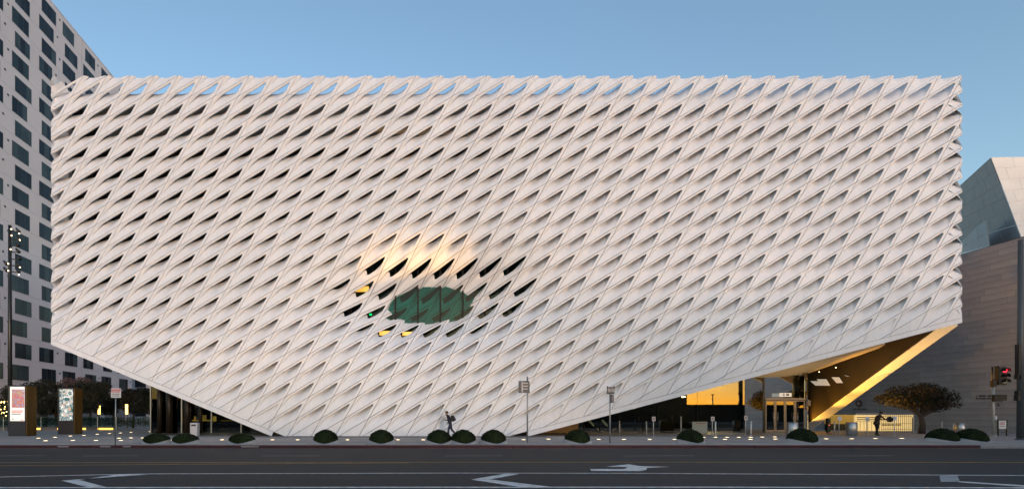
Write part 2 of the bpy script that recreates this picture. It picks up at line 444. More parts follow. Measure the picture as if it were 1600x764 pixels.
# ------------------------------------------------------------------ lobby under the right corner
lob = glass('lobby_glass', (.30, .34, .31), .05)
lob_d = glass('lobby_glass_dark', (.30, .33, .30), .0)
metal = mat('brushed_steel', (.55, .54, .52), .32, .9, var=.06, vscale=6, stretch=(1, 1, .05))
YL = YF + 7.0
def pane(x0, x1, Y, m, zt=None):
    za, zb = (zt, zt) if zt else (zs(x0, Y) - .02, zs(x1, Y) - .02)
    return mpart(MB().slab([(x0, Y, .17), (x1, Y, .17), (x1, Y, max(.3, zb)), (x0, Y, max(.3, za))], -.025), 'lobby_pane', m)
lx = [12.6, 16.2, 19.2, 22.4, 25.7, 29.7]
for x0, x1 in zip(lx, lx[1:]): pane(x0 + .012, x1 - .012, YL, lob)
for x in lx[1:]: mpart(MB().box(x - .02, x + .02, YL + .03, YL + .22, .15, max(.3, zs(x, YL) - .05)), 'glass_fin', mul_m)
# entrance: dark glass, doors and transom
YE = YF + 8.5; ex = [30.62, 32.35, 35.9]
mpart(MB().slab([(30.3, YE - .62, .17), (32.28, YE - .01, .17), (32.28, YE - .01, zs(32.3, YE) - .03), (30.3, YE - .62, zs(30.3, YE) - .03)], -.02), 'lobby_pane', lob_d); mpart(MB().box(ex[1] - .06, ex[1] + .04, YE - .06, YE + .1, .15, zs(ex[1], YE) - .03), 'entrance_post', mul_m)
mpart(MB().slab([(32.4, YE - .02, 3.14), (35.88, YE + .58, 3.14), (35.88, YE + .58, zs(35.9, YE) - .03), (32.4, YE - .02, zs(32.4, YE) - .03)], -.02), 'lobby_pane', lob_d)
mpart(MB().slab([(29.75, YL + .05, .17), (30.28, YE - .66, .17), (30.28, YE - .66, zs(30.3, YE) - .03), (29.75, YL + .05, zs(29.75, YL) - .03)], -.02), 'lobby_pane', lob_d)
for k in range(6):   # rounded glass corner
    a0, a1 = RAD(-90 + 15 * k), RAD(-90 + 15 * (k + 1)); c = (35.9, YE + .6)
    p0 = (c[0] + .6 * math.cos(a0), c[1] + .6 * math.sin(a0)); p1 = (c[0] + .6 * math.cos(a1), c[1] + .6 * math.sin(a1))
    mpart(MB().slab([(*p0, .17), (*p1, .17), (*p1, zs(36.2, YE) - .05), (*p0, zs(36.2, YE) - .05)], -.02), 'lobby_pane', lob_d)
mpart(MB().box(36.5, 36.56, YE + .6, YE + 12, .15, zs(36.4, YE + 2)), 'lobby_pane', lob_d)
door_m = mat('door_bronze', (.22, .19, .16), .4, .7)
dw = (ex[2] - ex[1] - .1) / 4
for k in range(4):
    x0 = ex[1] + .07 + k * dw; x1 = x0 + dw - .03; zt = 2.92
    fr = MB().box(x0, x0 + .09, YE - .10, YE - .04, .18, zt).box(x1 - .09, x1, YE - .10, YE - .04, .18, zt).box(x0 + .09, x1 - .09, YE - .10, YE - .04, zt - .1, zt).box(x0 + .09, x1 - .09, YE - .10, YE - .04, .18, .36)
    d_ = mpart(fr, 'door', door_m)
    MB().slab([(x0 + .09, YE - .07, .36), (x1 - .09, YE - .07, .36), (x1 - .09, YE - .07, zt - .1), (x0 + .09, YE - .07, zt - .1)], -.015).build('pane', lob_d, d_)
    hx = x1 - .16 if k % 2 == 0 else x0 + .16
    MB().tube([(hx, YE - .17, .8), (hx, YE - .17, 1.9)], .022).tube([(hx, YE - .17, .9), (hx, YE - .09, .9)], .015).tube([(hx, YE - .17, 1.8), (hx, YE - .09, 1.8)], .015).build('handle', metal, d_)
mpart(MB().box(ex[1] + .05, ex[2], YE - .12, YE - .02, 2.96, 3.12), 'transom', door_m)
p0, p1 = px(1218, 619.5, YE - .2), px(1237, 613.5, YE - .2)
sgn_ = mpart(MB().bbox(p0.x, p1.x, p0.y, p0.y + .06, p0.z, p1.z), 'door_sign', mat('sign_white', (.75, .75, .73), .5, emit=(1, .97, .9), estr=.05))
for k, (a, b) in enumerate(((.30, .40), (.55, .78))):
    x0 = p0.x + (p1.x - p0.x) * a; x1 = p0.x + (p1.x - p0.x) * b
    MB().box(x0, x1, p0.y - .012, p0.y - .002, p0.z + .09, p1.z - .09).build('sign_mark', mul_m, sgn_)
# inside the lobby: floor, back wall, a made-up beam and curved ceiling edge, lamps
mpart(MB().box(-20, 38.8, YF + 2.2, YF + 26, .152, .158), 'lobby_floor', mat('lobby_floor', (.16, .14, .12), .35))
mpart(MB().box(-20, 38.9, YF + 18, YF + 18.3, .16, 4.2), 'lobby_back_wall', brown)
mpart(MB().slab([px(1193, 602, YE + 1.5), px(1262, 634, YE + 1.5), px(1262, 626, YE + 1.5), px(1193, 593, YE + 1.5)], .35), 'reflection_beam', tan)  # made-up beam in place of a slanting reflection in the entrance glass
lamp_m = mat('warm_lamp', (.9, .8, .6), .4, emit=(1, .70, .32), estr=2.5)
def disc(x, y, Y, r, m=lamp_m, name='downlight'):
    p = px(x, y, Y); return mpart(MB().lathe((p.x, p.y, p.z), [(r * .9, -.02), (r, 0), (r, .03)], 12), name, m)
for x, y, Y, r in ((1068, 620, YL - .8, .14), (991, 638, YL + 2, .07), (1247, 590.5, YF + 9.5, .05), (1241, 590, YF + 9.5, .05), (1306, 574, YF + 6, .03), (1272, 572, YF + 6, .03), (1280, 581, YF + 9, .03)):
    disc(x, y, Y, r)
def lamp(loc, e, col=(1, .66, .30), r=.25):
    l = bpy.data.lights.new('lobby_light', 'POINT'); l.energy = e; l.color = col; l.shadow_soft_size = r
    o = bpy.data.objects.new('lobby_light', l); COL.objects.link(o); o.location = loc; o.parent = museum; o.matrix_parent_inverse = Matrix.Translation((0, -YF, -.15)); return o
def spot(loc, aim, e, col=(1, .46, .05), ang=100):
    l = bpy.data.lights.new('wash_light', 'SPOT'); l.energy = e; l.color = col; l.shadow_soft_size = .04; l.spot_size = RAD(ang); l.spot_blend = .6
    o = bpy.data.objects.new('wash_light', l); COL.objects.link(o); o.location = loc; o.rotation_euler = (Vector(loc) - Vector(aim)).to_track_quat('Z', 'Y').to_euler(); return o
for i in range(4): spot((38.2, 41 + 3 * i, .2), (39.9, 40 + 2.6 * i, zfoot(40 + 2.6 * i)), 330 - 62 * i)  # hidden up-spots added to warm the edge panels from below
spot((30.5, 42.0, .2), (31, 41.5, 5), 70, (1, .70, .36), 130); spot((35, 43.5, .2), (35, 43, 5), 90, (1, .70, .36), 130)  # two more added up-spots, brightening the soffit
lamp((31, 52, 3.0), 60)
# under the veil left of the glass: bench wall, slanted lights, ring
mpart(MB().bbox(12.0, 15.6, YL - .3, YL - .1, .16, 1.05), 'low_wall', mat('ochre_wall', (.30, .19, .07), .6, var=.1))
for x in (925, 946):
    a, b = px(x - 5, 656, YL + .8), px(x + 3, 665, YL + .8); mpart(MB().tube([a, b], .09, 6), 'slanted_light', mat('dim_lamp', (.8, .7, .5), .4, emit=(1, .8, .5), estr=.15))

# ------------------------------------------------------------------ lobby under the left edge
def zsl(X): return edge_h(BL0, BL1, X) + .9
for i, (a, b) in enumerate(((-20.2, -17.7), (-17.6, -15.2), (-15.1, -12.7), (-12.6, -9.6))):
    mpart(MB().slab([(a, YL, .17), (b, YL, .17), (b, YL, max(1.2, zsl(b))), (a, YL, max(1.2, zsl(a)))], -.02), 'lobby_pane', lob_d)
for x in (-20.25, -17.65, -15.15, -12.65): mpart(MB().box(x - .03, x + .03, YL - .1, YL + .15, .15, zsl(x)), 'glass_fin', metal)
mpart(MB().box(-20.3, -20.25, YL + .2, YL + 10, .16, 6.4), 'lobby_pane', lob_d)
curt = mat('bronze_column', (.030, .022, .016), .45, .3, var=.3, vscale=4, stretch=(1, 1, .02))
for x, r_, h_ in ((-19.3, .20, 4.9), (-18.5, .26, 4.6), (-17.0, .30, 4.0), (-15.9, .14, 3.4)): mpart(MB().lathe((x, YL - .5, .15), [(r_, 0), (r_, h_)], 14), 'column', curt)
for x0, x1, y0, y1, ee in ((300, 332, 655.5, 657.5, 1.2), (303, 304.5, 650, 657, 1.2), (331, 337, 650, 658, 1.5), (316, 321, 648, 656, .8), (345, 366, 656, 657.5, .5), (376, 383, 661, 665, 1.2)):
    a, b = px(x0, y1, YL + 2), px(x1, y0, YL + 2)
    mpart(MB().bbox(a.x, b.x, a.y, a.y + .2, a.z, b.z, .005), 'lit_counter', mat('counter_glow%d' % int(ee * 10), (.8, .6, .2), .5, emit=(1, .60, .12), estr=ee * .22))
mpart(MB().bbox(-15.6, -10.5, YL + 1.9, YL + 2.6, .16, 1.05, .03), 'counter', brown)
for x in (-15.0, -13.2, -11.8): mpart(MB().tube([(x, YL + 1.6, .16), (x, YL + 1.6, 3.2 if x < -14 else 1.3)], .05), 'slim_post', metal)
lamp((-15, YL + 3, 1.6), 5)

# ------------------------------------------------------------------ ground, road, kerb, markings
def asphalt():
    m = bpy.data.materials.new('asphalt'); m.use_nodes = True; n = m.node_tree; b = n.nodes['Principled BSDF']
    tc = n.nodes.new('ShaderNodeTexCoord')
    def nz(scale, mp, det=5):
        q = n.nodes.new('ShaderNodeMapping'); q.inputs['Scale'].default_value = mp; n.links.new(tc.outputs['Object'], q.inputs[0])
        t = n.nodes.new('ShaderNodeTexNoise'); t.inputs['Scale'].default_value = scale; t.inputs['Detail'].default_value = det; n.links.new(q.outputs[0], t.inputs['Vector']); return t
    big, streak, fine = nz(.25, (1, 1, 1)), nz(1.0, (.03, 1.1, 1)), nz(60, (1, 1, 1), 3)
    def mth(op, a, b_):
        t = n.nodes.new('ShaderNodeMath'); t.operation = op
        for i, v in enumerate((a, b_)):
            if isinstance(v, (int, float)): t.inputs[i].default_value = v
            else: n.links.new(v, t.inputs[i])
        return t.outputs[0]
    f = mth('ADD', mth('MULTIPLY', big.outputs[0], .35), mth('ADD', mth('MULTIPLY', streak.outputs[0], .40), mth('MULTIPLY', fine.outputs[0], .25)))
    rp = n.nodes.new('ShaderNodeValToRGB'); rp.color_ramp.elements[0].position = .36; rp.color_ramp.elements[1].position = .64
    rp.color_ramp.elements[0].color = (.009, .009, .0095, 1); rp.color_ramp.elements[1].color = (.023, .022, .0225, 1)
    n.links.new(f, rp.inputs[0]); n.links.new(rp.outputs[0], b.inputs['Base Color']); b.inputs['Roughness'].default_value = .82
    bp = n.nodes.new('ShaderNodeBump'); bp.inputs['Strength'].default_value = .35; bp.inputs['Distance'].default_value = .01
    n.links.new(fine.outputs[0], bp.inputs['Height']); n.links.new(bp.outputs[0], b.inputs['Normal']); return m
YK = F * (CAMZ - .15) / (695.3 - CY)
MB().box(-1500, 1500, -1500, 3000, -1.5, -.25).build('ground', mat('far_ground', (.10, .095, .09), .9, var=.2, vscale=.02), kind='structure')
road = MB().box(-300, 300, 2.0, YK + .02, -.2, 0).build('road', asphalt(), kind='structure')
MB().box(-300, 300, -60, 2.0, -.2, .15).build('near_pavement', mat('paving_b', (.22, .21, .21), .85, var=.1, vscale=.3), kind='structure')
pave = mat('pavement_concrete', (.35, .315, .29), .78, var=.14, vscale=.35, bump=.15, bscale=30)
pv = MB().box(-300, 300, YK + .17, 140, -.2, .15).build('pavement', pave, kind='structure')
MB().box(fx(400), fx(850), YF - 2.2, YF + .6, .152, .156).build('paving_band', mat('band_grey', (.13, .13, .135), .75, var=.1, vscale=.5), pv)
MB().box(-300, 300, YK + 2.9, YK + 2.93, .15, .1525).build('paving_joint', mat('joint', (.10, .10, .10), .9), pv)
x = -44.0
while x < 48:
    MB().box(x, x + .025, YK + .2, YK + 2.9, .15, .1525).build('paving_joint', MATS['joint'], pv); x += 3.05
redk = mat('kerb_red', (.060, .012, .014), .75, var=.35, vscale=1.2)
greyk = mat('kerb_grey', (.28, .27, .27), .8, var=.15, vscale=2)
kerb = MB().box(-300, -60, YK, YK + .16, -.2, .15).build('kerb', greyk, kind='structure')
x = -60.0; kend = gpx(1546, 696).x; k = 0
while x < 60:
    x1 = min(x + 3.0, kend) if x < kend else x + 3.0
    MB().bbox(x + .006, x1 - .006, YK, YK + .16, -.2, .152 if x < kend else .13, .015).build('kerb_stone', redk if x < kend else greyk, kerb); x = x1
MB().box(-300, 300, YK - .45, YK - .002, 0, .004).build('gutter', mat('gutter', (.085, .082, .084), .85, var=.25, vscale=1.5), road)
white = mat('road_paint_white', (.74, .70, .66), .7, var=.35, vscale=5)
worn = mat('road_paint_worn', (.26, .26, .27), .75, var=.35, vscale=4)
yellow = mat('road_paint_yellow', (.55, .29, .06), .7, var=.25, vscale=3)
def gline(pts, name, m, t):
    """painted band through photo pixels given as (x, y), thickness t metres across the road"""
    q = [gpx(a, b, .006) for a, b in pts]
    v = [(p.x, p.y - t / 2, .006) for p in q] + [(p.x, p.y + t / 2, .006) for p in q]; n = len(q)
    MB().add(v, [(i, i + 1, n + i + 1, n + i) for i in range(n - 1)]).build(name, m, road)
def gpoly(pts, name, m):
    q = [gpx(a, b, .0075) for a, b in pts]
    me = MB().add([(p.x, p.y, .0075) for p in q], [tuple(range(len(q)))]).mesh(name); link(name, me, m, road)
for a, b in ((-60, 70), (128, 215), (410, 500), (695, 785), (976, 1084), (1299, 1395)): gline([(a, 711.7), (b, 711.3)], 'lane_dash', worn, .13)
gline([(-300, 722.3), (0, 722.3), (600, 721.6), (1000, 721.4), (1900, 722)], 'yellow_line', yellow, .11)
gline([(-300, 729), (0, 727), (300, 724.6), (640, 722.4)], 'yellow_line', yellow, .10)
gline([(-300, 752), (0, 744.5), (120, 741.8), (235, 739.6), (700, 738.4), (1000, 738.8), (1900, 744)], 'lane_line', white, .13)
gline([(-300, 761.5), (0, 761.2), (600, 760.6), (1100, 760.4), (1600, 761.5), (1900, 762)], 'lane_line', white, .17)
gpoly([(96, 750), (234, 740.4), (180, 740.9), (128, 748.8), (170, 760.3), (145, 760.3)][0:3] + [(124, 749)], 'chevron', white)
gpoly([(96, 750.2), (124, 749.2), (166, 760.2), (136, 760.2)], 'chevron', white)
gpoly([(736, 748.4), (766, 748.3), (812, 739.6), (790, 739.4)], 'chevron', white)
gpoly([(736, 748.6), (766, 748.5), (862, 760), (812, 760)], 'chevron', white)
gpoly([(1468, 742.6), (1496, 742), (1500, 752), (1470, 752)], 'chevron', mat('road_paint_dull', (.34, .34, .34), .75, var=.3, vscale=3))
gpoly([(1496, 751), (1498, 752.6), (1640, 762.5), (1640, 760)], 'chevron', white)
gpoly([(922, 732.0), (924, 735), (1001, 735.2), (1010, 733.2), (1011, 730.2), (1047, 728.8), (1000, 727.6), (982, 724.6), (947, 728.4), (978, 728.8), (980, 730.5), (973, 732.2)], 'turn_arrow', white)
# gutter pieces where the red paint has been patched
for a, b in ((89, 106), (155, 172), (191, 203), (376, 404)):
    p, q = gpx(a, 697, .1), gpx(b, 697, .1); MB().box(p.x, q.x, YK - .006, YK - .002, .06, .12).build('paint_patch', greyk, kerb)
# ------------------------------------------------------------------ buildings across the street, behind the camera (they show in the lobby glass)
cl = mat('dark_cladding', (.035, .04, .04), .7, var=.2, vscale=.3)
def far_block(name, x0, x1, y0, y1, h, label, wins=True):
    o = empty(name, ((x0 + x1) / 2, y1, .15), label, 'building')
    MB().box(x0 - o.location.x, x1 - o.location.x, y0 - y1, 0, 0, h).build('wall', cl, o)
    MB().box(x0 - o.location.x - .2, x1 - o.location.x + .2, y0 - y1 - .2, .2, h, h + .4).build('parapet', cl, o)
    if wins:
        n = int((x1 - x0) / 3.2); fl = int(h / 3.6)
        for f in range(fl):
            for i in range(n):
                xx = x0 + 1.2 + i * 3.2 - o.location.x
                MB().box(xx, xx + 1.9, .01, .05, .9 + f * 3.6, 2.9 + f * 3.6).build('window', mul_m, o)
    return o
far_block('school_building', 30, 64, -40, -26, 10.5, 'dark block across the street, seen only in the lobby glass left of the orange sky')
far_block('low_hall', 65, 92, -44, -28, 3.4, 'low dark roofline under the orange sky in the lobby glass', False)
far_block('low_hall', 92.5, 150, -60, -30, 2.8, 'lowest dark roofline at the right end of the lobby reflection', False)
far_block('long_block', -95, 18, -44, -27, 4.6, 'long unseen dark block, added to darken the lobby glass under the left slope')  # unseen block added to hide the bright horizon from the left glass
# two street lamp masts seen in that reflection
for xx, hh, lb in ((71.5, 7.5, 'thin lamp mast mirrored against the orange sky, the taller one'), (66.0, 5.6, 'thin short mast mirrored at the dark block beside the orange sky')):
    o = empty('lamp_mast', (xx, -20, .15), lb, 'lamp mast')
    MB().tube([(0, 0, 0), (0, 0, hh)], [.16, .10]).build('pole', mul_m, o); MB().bbox(-.25, .25, -.12, .12, hh, hh + .16).build('lamp_head', mul_m, o)

# ------------------------------------------------------------------ apartment tower on the left
XT = -50.0; HT = CAMZ + 533 * (50 / 440.0) ; FH = 2.95
YT0, YT1 = 50.0, 103.0
tower = empty('apartment_tower', (XT, YT0, .15), 'tall pale apartment tower with staggered dark windows behind the museum', 'building')
tw = mat('tower_render', (.70, .67, .70), .8, var=.05, vscale=.15)
tw2 = mat('tower_core', (.30, .29, .30), .85)
wfr = mat('window_frame', (.03, .033, .038), .4, .3)
pane_ms = [mat('tower_pane_%d' % i, c, .12, 0, spec=.16, var=.3, vscale=.4) for i, c in enumerate(((.016, .026, .038), (.03, .05, .06), (.012, .016, .024), (.05, .075, .082)))]
def tpart(mb, name, m, parent=None): return mb.build(name, m, parent or tower, None if parent else (-XT, -YT0, -.15))
tpart(MB().box(XT - 24, XT - .28, YT0 + .1, YT1 - .1, .15, HT - .5), 'core', tw2)
zf = HT; fl = 0
while zf > 6:
    z0 = max(zf - FH, 6); 
    tpart(MB().box(XT - .28, XT, YT0, YT1, z0 + .012, zf - .012), 'facade_band', tw); zf = z0; fl += 1
tpart(MB().box(XT - 24, XT + .04, YT0, YT1 + .03, HT, HT + .12), 'parapet_cap', tw)
tpart(MB().box(XT - .5, XT - .3, YT0, YT1, .15, 6), 'base_glazing', mat('base_glass', (.02, .022, .024), .15))
tpart(MB().box(XT - .28, XT, YT0, 80, 2.4, 5.99), 'base_wall', tw); tpart(MB().box(XT - .28, XT, 84, YT1, 2.9, 5.99), 'base_wall', tw)
for yy in (52, 66, 74, 92, 101): tpart(MB().box(XT - .3, XT + .01, yy, yy + 1.2, .15, 6), 'base_pier', tw)
rw = random.Random(3)
YWIN = []
yy = 54.2
while yy < 101: YWIN.append(yy); yy += 5.42
for r in range(19):
    zt = HT - .78 - FH * r
    if zt < 7.5: break
    for c, yb in enumerate(YWIN):
        if yb > 95 and r > 3 and r < 14: continue
        y0 = yb + (.0 if (r + c) % 2 else .55); wd = 3.25 if rw.random() < .7 else 2.9; z1, z0 = zt, zt - 2.05
        y1 = y0 + wd
        X0 = XT + .015
        f = MB().box(X0 - .05, X0, y0, y0 + .08, z0, z1).box(X0 - .05, X0, y1 - .08, y1, z0, z1).box(X0 - .05, X0, y0 + .08, y1 - .08, z1 - .08, z1).box(X0 - .05, X0, y0 + .08, y1 - .08, z0, z0 + .08)
        s1, s2 = y0 + wd * .36, y0 + wd * .68
        f.box(X0 - .05, X0, s1 - .035, s1 + .035, z0 + .08, z1 - .08).box(X0 - .05, X0, s2 - .035, s2 + .035, z0 + .08, z1 - .08)
        if rw.random() < .5: f.box(X0 - .045, X0 - .003, s1 + .035, s2 - .035, z0 + .62, z0 + .67)
        wn = tpart(f, 'window', wfr)
        for a, b in ((y0 + .08, s1 - .035), (s1 + .035, s2 - .035), (s2 + .035, y1 - .08)):
            MB().box(X0 - .032, X0 - .012, a, b, z0 + .08, z1 - .08).build('pane', rw.choice(pane_ms), wn)
        if c % 2 == 0:
            tpart(MB().box(XT, XT + .05, y1 + .75, y1 + 1.0, z1 - .55, z1 - .3), 'vent', wfr)
for yy in (64.6, 86.3): tpart(MB().box(XT + .002, XT + .02, yy, yy + .05, 6, HT), 'drain_pipe', mat('joint_grey', (.33, .32, .34), .8))
tpart(MB().tube([(XT - 3, 99, HT), (XT - 3, 99, HT + 2.2), (XT - 3, 104, HT + 2.2), (XT - 3, 104, HT - .5)], .06, 5).tube([(XT - 3, 99, HT + 2.2), (XT - 3, 104, HT)], .05, 5), 'roof_rail', wfr)

o = empty('distant_block', (-38, 118, .15), 'pale block with dark windows showing between the tower and the museum slope', 'building')
MB().box(-32, 22, 0, 12, 0, 17).build('wall', tw, o); MB().box(-32.1, 22.1, -.1, 12, 17, 17.4).build('parapet', tw, o)
for f in range(5):
    for i in range(13): MB().box(-30 + i * 3.8, -27.6 + i * 3.8, -.06, .02, 1.2 + f * 3.2, 3.3 + f * 3.2).build('window', wfr, o)

# ------------------------------------------------------------------ concert hall on the right: stone base wall and metal shell
XW = 52.0; ZW = CAMZ + 278 / F * (XW / 1.1782)
wall = empty('stone_wall', (XW, 54, .15), 'tall grey stone-clad base wall of the concert hall at the right edge', 'wall')
st = [mat('wall_stone_%d' % i, c, .75, var=.10, vscale=1.2, bump=.1, bscale=10) for i, c in enumerate(((.42, .385, .39), (.445, .41, .41), (.395, .365, .37), (.47, .435, .43), (.43, .39, .395)))]
MB().box(0, 2, -27, 24, -.1, ZW - .15).build('backing', mat('stone_joint', (.06, .055, .055), .9), wall)
def stone_mesh(m):
    me = MB().bbox(-.5, .5, -.5, .5, -.5, .5, .02).mesh('stone'); me.materials.append(m); return me
sme = [stone_mesh(m) for m in st]
rs = random.Random(11); stones = []; z = .15; CH = .52
while z < ZW - .1:
    y = 27.5 - rs.random() * 1.5
    while y < 76:
        L = rs.uniform(1.1, 3.0); stones.append((y + L / 2, min(z + CH, ZW) - z, z, L, rs.choice((0, 0, 1, 1, 2, 3, 4)), rs.uniform(0, .015))); y += L
    z += CH
def smallness(t):
    Y = t[0]; u = CX + F * XW / Y
    vis = u < 1604 and (u > 1500 or t[2] < 7)
    return (0 if vis else 1, Y)
stones.sort(key=smallness); restv = MB()
for i, (yc, h, z0, L, mi, pr) in enumerate(stones):
    if i < 300:
        o = link('stone', sme[mi], None, wall, (.0 - pr, yc - 54, z0 + h / 2 - .15)); o.scale = (.12, L - .014, h - .014)
    else: restv.box(-.06 - pr, .06, yc - 54 - L / 2 + .007, yc - 54 + L / 2 - .007, z0 - .15 + .007, z0 + h - .15 - .007)
tag(restv.build('stone_courses', st[0], wall), kind='stuff')
def wx(x, y, off=.09):
    Y = (XW - off) * F / (x - CX); return (XW - off, Y, CAMZ + (CY - y) / F * Y)
o = wx(1342, 630, .1); em = MB().tube([(o[0] - XW, o[1] - 54, o[2] - .15), (o[0] - XW - .05, o[1] - 54, o[2] - .15)], .40, 24).build('emblem_disc', mat('emblem_red', (.10, .012, .018), .5), wall)
MB().tube([(o[0] - XW - .05, o[1] - 54, o[2] - .15), (o[0] - XW - .07, o[1] - 54, o[2] - .15)], .13, 16).build('emblem_centre', mat('emblem_pale', (.42, .36, .36), .5), em)
def letters(x0, x1, y, hpx, n, seed):
    """rows of small illegible raised letters, drawn as varied strokes"""
    r = random.Random(seed); mb = MB(); x = x0; 
    while x < x1:
        if r.random() < .14: x += 1.3; continue
        w_ = r.uniform(.75, 1.15); a = wx(x, y + hpx / 2); b = wx(x + w_, y - hpx / 2)
        mb.box(-.10, -.075, b[1] - 54, a[1] - 54, a[2] - .15, b[2] - .15); x += w_ + .45
    mb.build('lettering', mat('letter_dark', (.05, .045, .045), .6), wall)
letters(1331, 1354, 638.5, 1.5, 10, 1); letters(1525, 1553, 618, 2.0, 16, 2); letters(1525, 1549, 622.3, 2.0, 14, 3)
hall = empty('concert_hall_shell', (60, 52, ZW), 'brushed metal concert hall shell rising above the stone wall', 'building')
def mtl(name, c, r):
    return mat(name, c, r, .25, var=.05, vscale=.4)
mA, mB_ = mtl('shell_metal', (.30, .295, .295), .65), mat('shell_metal_sunlit', (.90, .85, .77), .6, 0, var=.05, vscale=.4)  # one metal in two tones: shade and sunlight put into the colour
def bilin(q, a, b): return (q[0] * (1 - a) + q[1] * a) * (1 - b) + (q[3] * (1 - a) + q[2] * a) * b
def sheet(q, nu, nv, m, name='metal_panel', t=.06, bow=0):
    q = [Vector(p) for p in q]; nn = (q[1] - q[0]).cross(q[3] - q[0]).normalized()
    def pt(a, b): return bilin(q, a, b) + nn * bow * math.sin(math.pi * a) 
    for i in range(nu):
        for j in range(nv):
            e = .0011; sh = .5 / nu if j % 2 else 0
            a0, a1 = max(0, i / nu - sh) + e, min(1, (i + 1) / nu - sh) - e; 
            b0, b1 = j / nv + e, (j + 1) / nv - e
            MB().slab([pt(a0, b0), pt(a1, b0), pt(a1, b1), pt(a0, b1)], t).build(name, m, hall, -hall.location)
            if sh and i == nu - 1: MB().slab([pt(a1 + 2 * e, b0), pt(1 - e, b0), pt(1 - e, b1), pt(a1 + 2 * e, b1)], t).build(name, m, hall, -hall.location)
P1, P2 = px(1548, 247, 54), px(1597, 374, 50)
sheet([px(1470, 400, 70), P2, P1, px(1470, 318, 70)], 6, 6, mA)
sheet([P2, px(1720, 340, 47), px(1720, 243, 51), P1], 5, 7, mB_)
sheet([px(1494, 398, 64), px(1547, 384, 52.5), px(1540.5, 344, 53.2), px(1500, 390, 62)], 3, 2, mtl('shell_metal_c', (.40, .41, .43), .6), bow=.5)
MB().add([P1, px(1720, 243, 51), px(1720, 243, 75), px(1470, 318, 70)], [(0, 1, 2, 3)]).build('shell_roof', mA, hall, -hall.location)

# ------------------------------------------------------------------ plants
def leaf_mesh(name, clumps, n, size, seed, flat=.6):
    """crown of many small leaf faces: clumps = [(cx, cy, cz, rx, ry, rz)]"""
    r = random.Random(seed); vs, fs = [], []
    vol = [c[3] * c[4] * c[5] for c in clumps]; tot = sum(vol)
    for c, v in zip(clumps, vol):
        for _ in range(int(n * v / tot)):
            while True:
                q = Vector((r.uniform(-1, 1), r.uniform(-1, 1), r.uniform(-1, 1)))
                if q.length < 1: break
            q *= (.55 + .45 * q.length) if r.random() < .7 else 1
            p = Vector((c[0] + q.x * c[3], c[1] + q.y * c[4], c[2] + q.z * c[5]))
            nn = Vector((r.gauss(0, 1), r.gauss(0, 1), r.gauss(.3, 1))).normalized(); a = nn.orthogonal().normalized(); b = nn.cross(a)
            t = r.uniform(0, 6.28); a, b = a * math.cos(t) + b * math.sin(t), b * math.cos(t) - a * math.sin(t)
            s_ = size * r.uniform(.6, 1.3); k = len(vs)
            vs += [p - a * s_, p - b * s_ * .45 + nn * s_ * .1, p + a * s_, p + b * s_ * .45 + nn * s_ * .1]; fs.append((k, k + 1, k + 2, k + 3))
    me = bpy.data.meshes.new(name); me.from_pydata(vs, [], fs); me.update(); return me
def leaf_mat(name, c, c2):
    m = bpy.data.materials.new(name); m.use_nodes = True; n = m.node_tree; b = n.nodes['Principled BSDF']
    g = n.nodes.new('ShaderNodeTexCoord'); t = n.nodes.new('ShaderNodeTexNoise'); t.inputs['Scale'].default_value = 1.7; t.inputs['Detail'].default_value = 4
    n.links.new(g.outputs['Object'], t.inputs['Vector'])
    rp = n.nodes.new('ShaderNodeValToRGB'); rp.color_ramp.elements[0].color = (*c, 1); rp.color_ramp.elements[1].color = (*c2, 1)
    rp.color_ramp.elements[0].position = .38; rp.color_ramp.elements[1].position = .62
    n.links.new(t.outputs[0], rp.inputs[0]); n.links.new(rp.outputs[0], b.inputs['Base Color']); b.inputs['Roughness'].default_value = .7; b.inputs['Specular IOR Level'].default_value = .2
    return m
bark = mat('bark', (.06, .045, .035), .9, var=.3, vscale=6, bump=.4, bscale=25)
def tree(loc, h, clumps, n, size, seed, lm, label, group=None, trunk_r=.13, name='tree', fork=None, pool=None):
    o = empty(name, loc, label, 'tree', group); r = random.Random(seed)
    fork = fork or h * .35
    t = MB().tube([(0, 0, 0), (r.uniform(-.08, .08), r.uniform(-.08, .08), fork * .5), (r.uniform(-.12, .12), 0, fork)], [trunk_r * 1.3, trunk_r, trunk_r * .85], 8)
    for c in clumps:
        m_ = Vector((c[0] * .5, c[1] * .5, (fork + c[2]) / 2 + .15)); t.tube([(0, 0, fork * .93), m_, (c[0], c[1], c[2] + c[5] * .3)], [trunk_r * .6, trunk_r * .38, trunk_r * .12], 6)
        for q in range(3):
            e = Vector((c[0] + r.uniform(-1, 1) * c[3] * .8, c[1] + r.uniform(-1, 1) * c[4] * .8, c[2] + r.uniform(-.5, .8) * c[5])); t.tube([m_, e], [trunk_r * .25, trunk_r * .06], 5)
    t.build('trunk', bark, o); c_ = link('crown', leaf_mesh('crown', clumps, n, size, seed + 50), lm, o)
    return o
def clumps(n, rx, ry, z0, z1, cr, seed):
    r = random.Random(seed); L = []
    for i in range(n):
        a = 6.283 * i / n + r.uniform(-.4, .4); q = math.sqrt(r.uniform(.05, 1)); L.append((rx * q * math.cos(a), ry * q * math.sin(a), r.uniform(z0, z1), cr * r.uniform(.7, 1.25), cr * r.uniform(.7, 1.2), cr * r.uniform(.5, .85)))
    return L
olive = leaf_mat('olive_leaf', (.014, .017, .012), (.035, .038, .029))
dull = leaf_mat('dark_leaf', (.016, .020, .014), (.04, .045, .03))
blossom = leaf_mat('blossom_leaf', (.07, .05, .05), (.16, .115, .12))
russet = leaf_mat('russet_leaf', (.014, .018, .009), (.036, .027, .016))
pinkl = leaf_mat('pink_leaf', (.11, .03, .045), (.22, .08, .10))
def ground_at(x, Y): return ((x - CX) / F * Y, Y, .15)
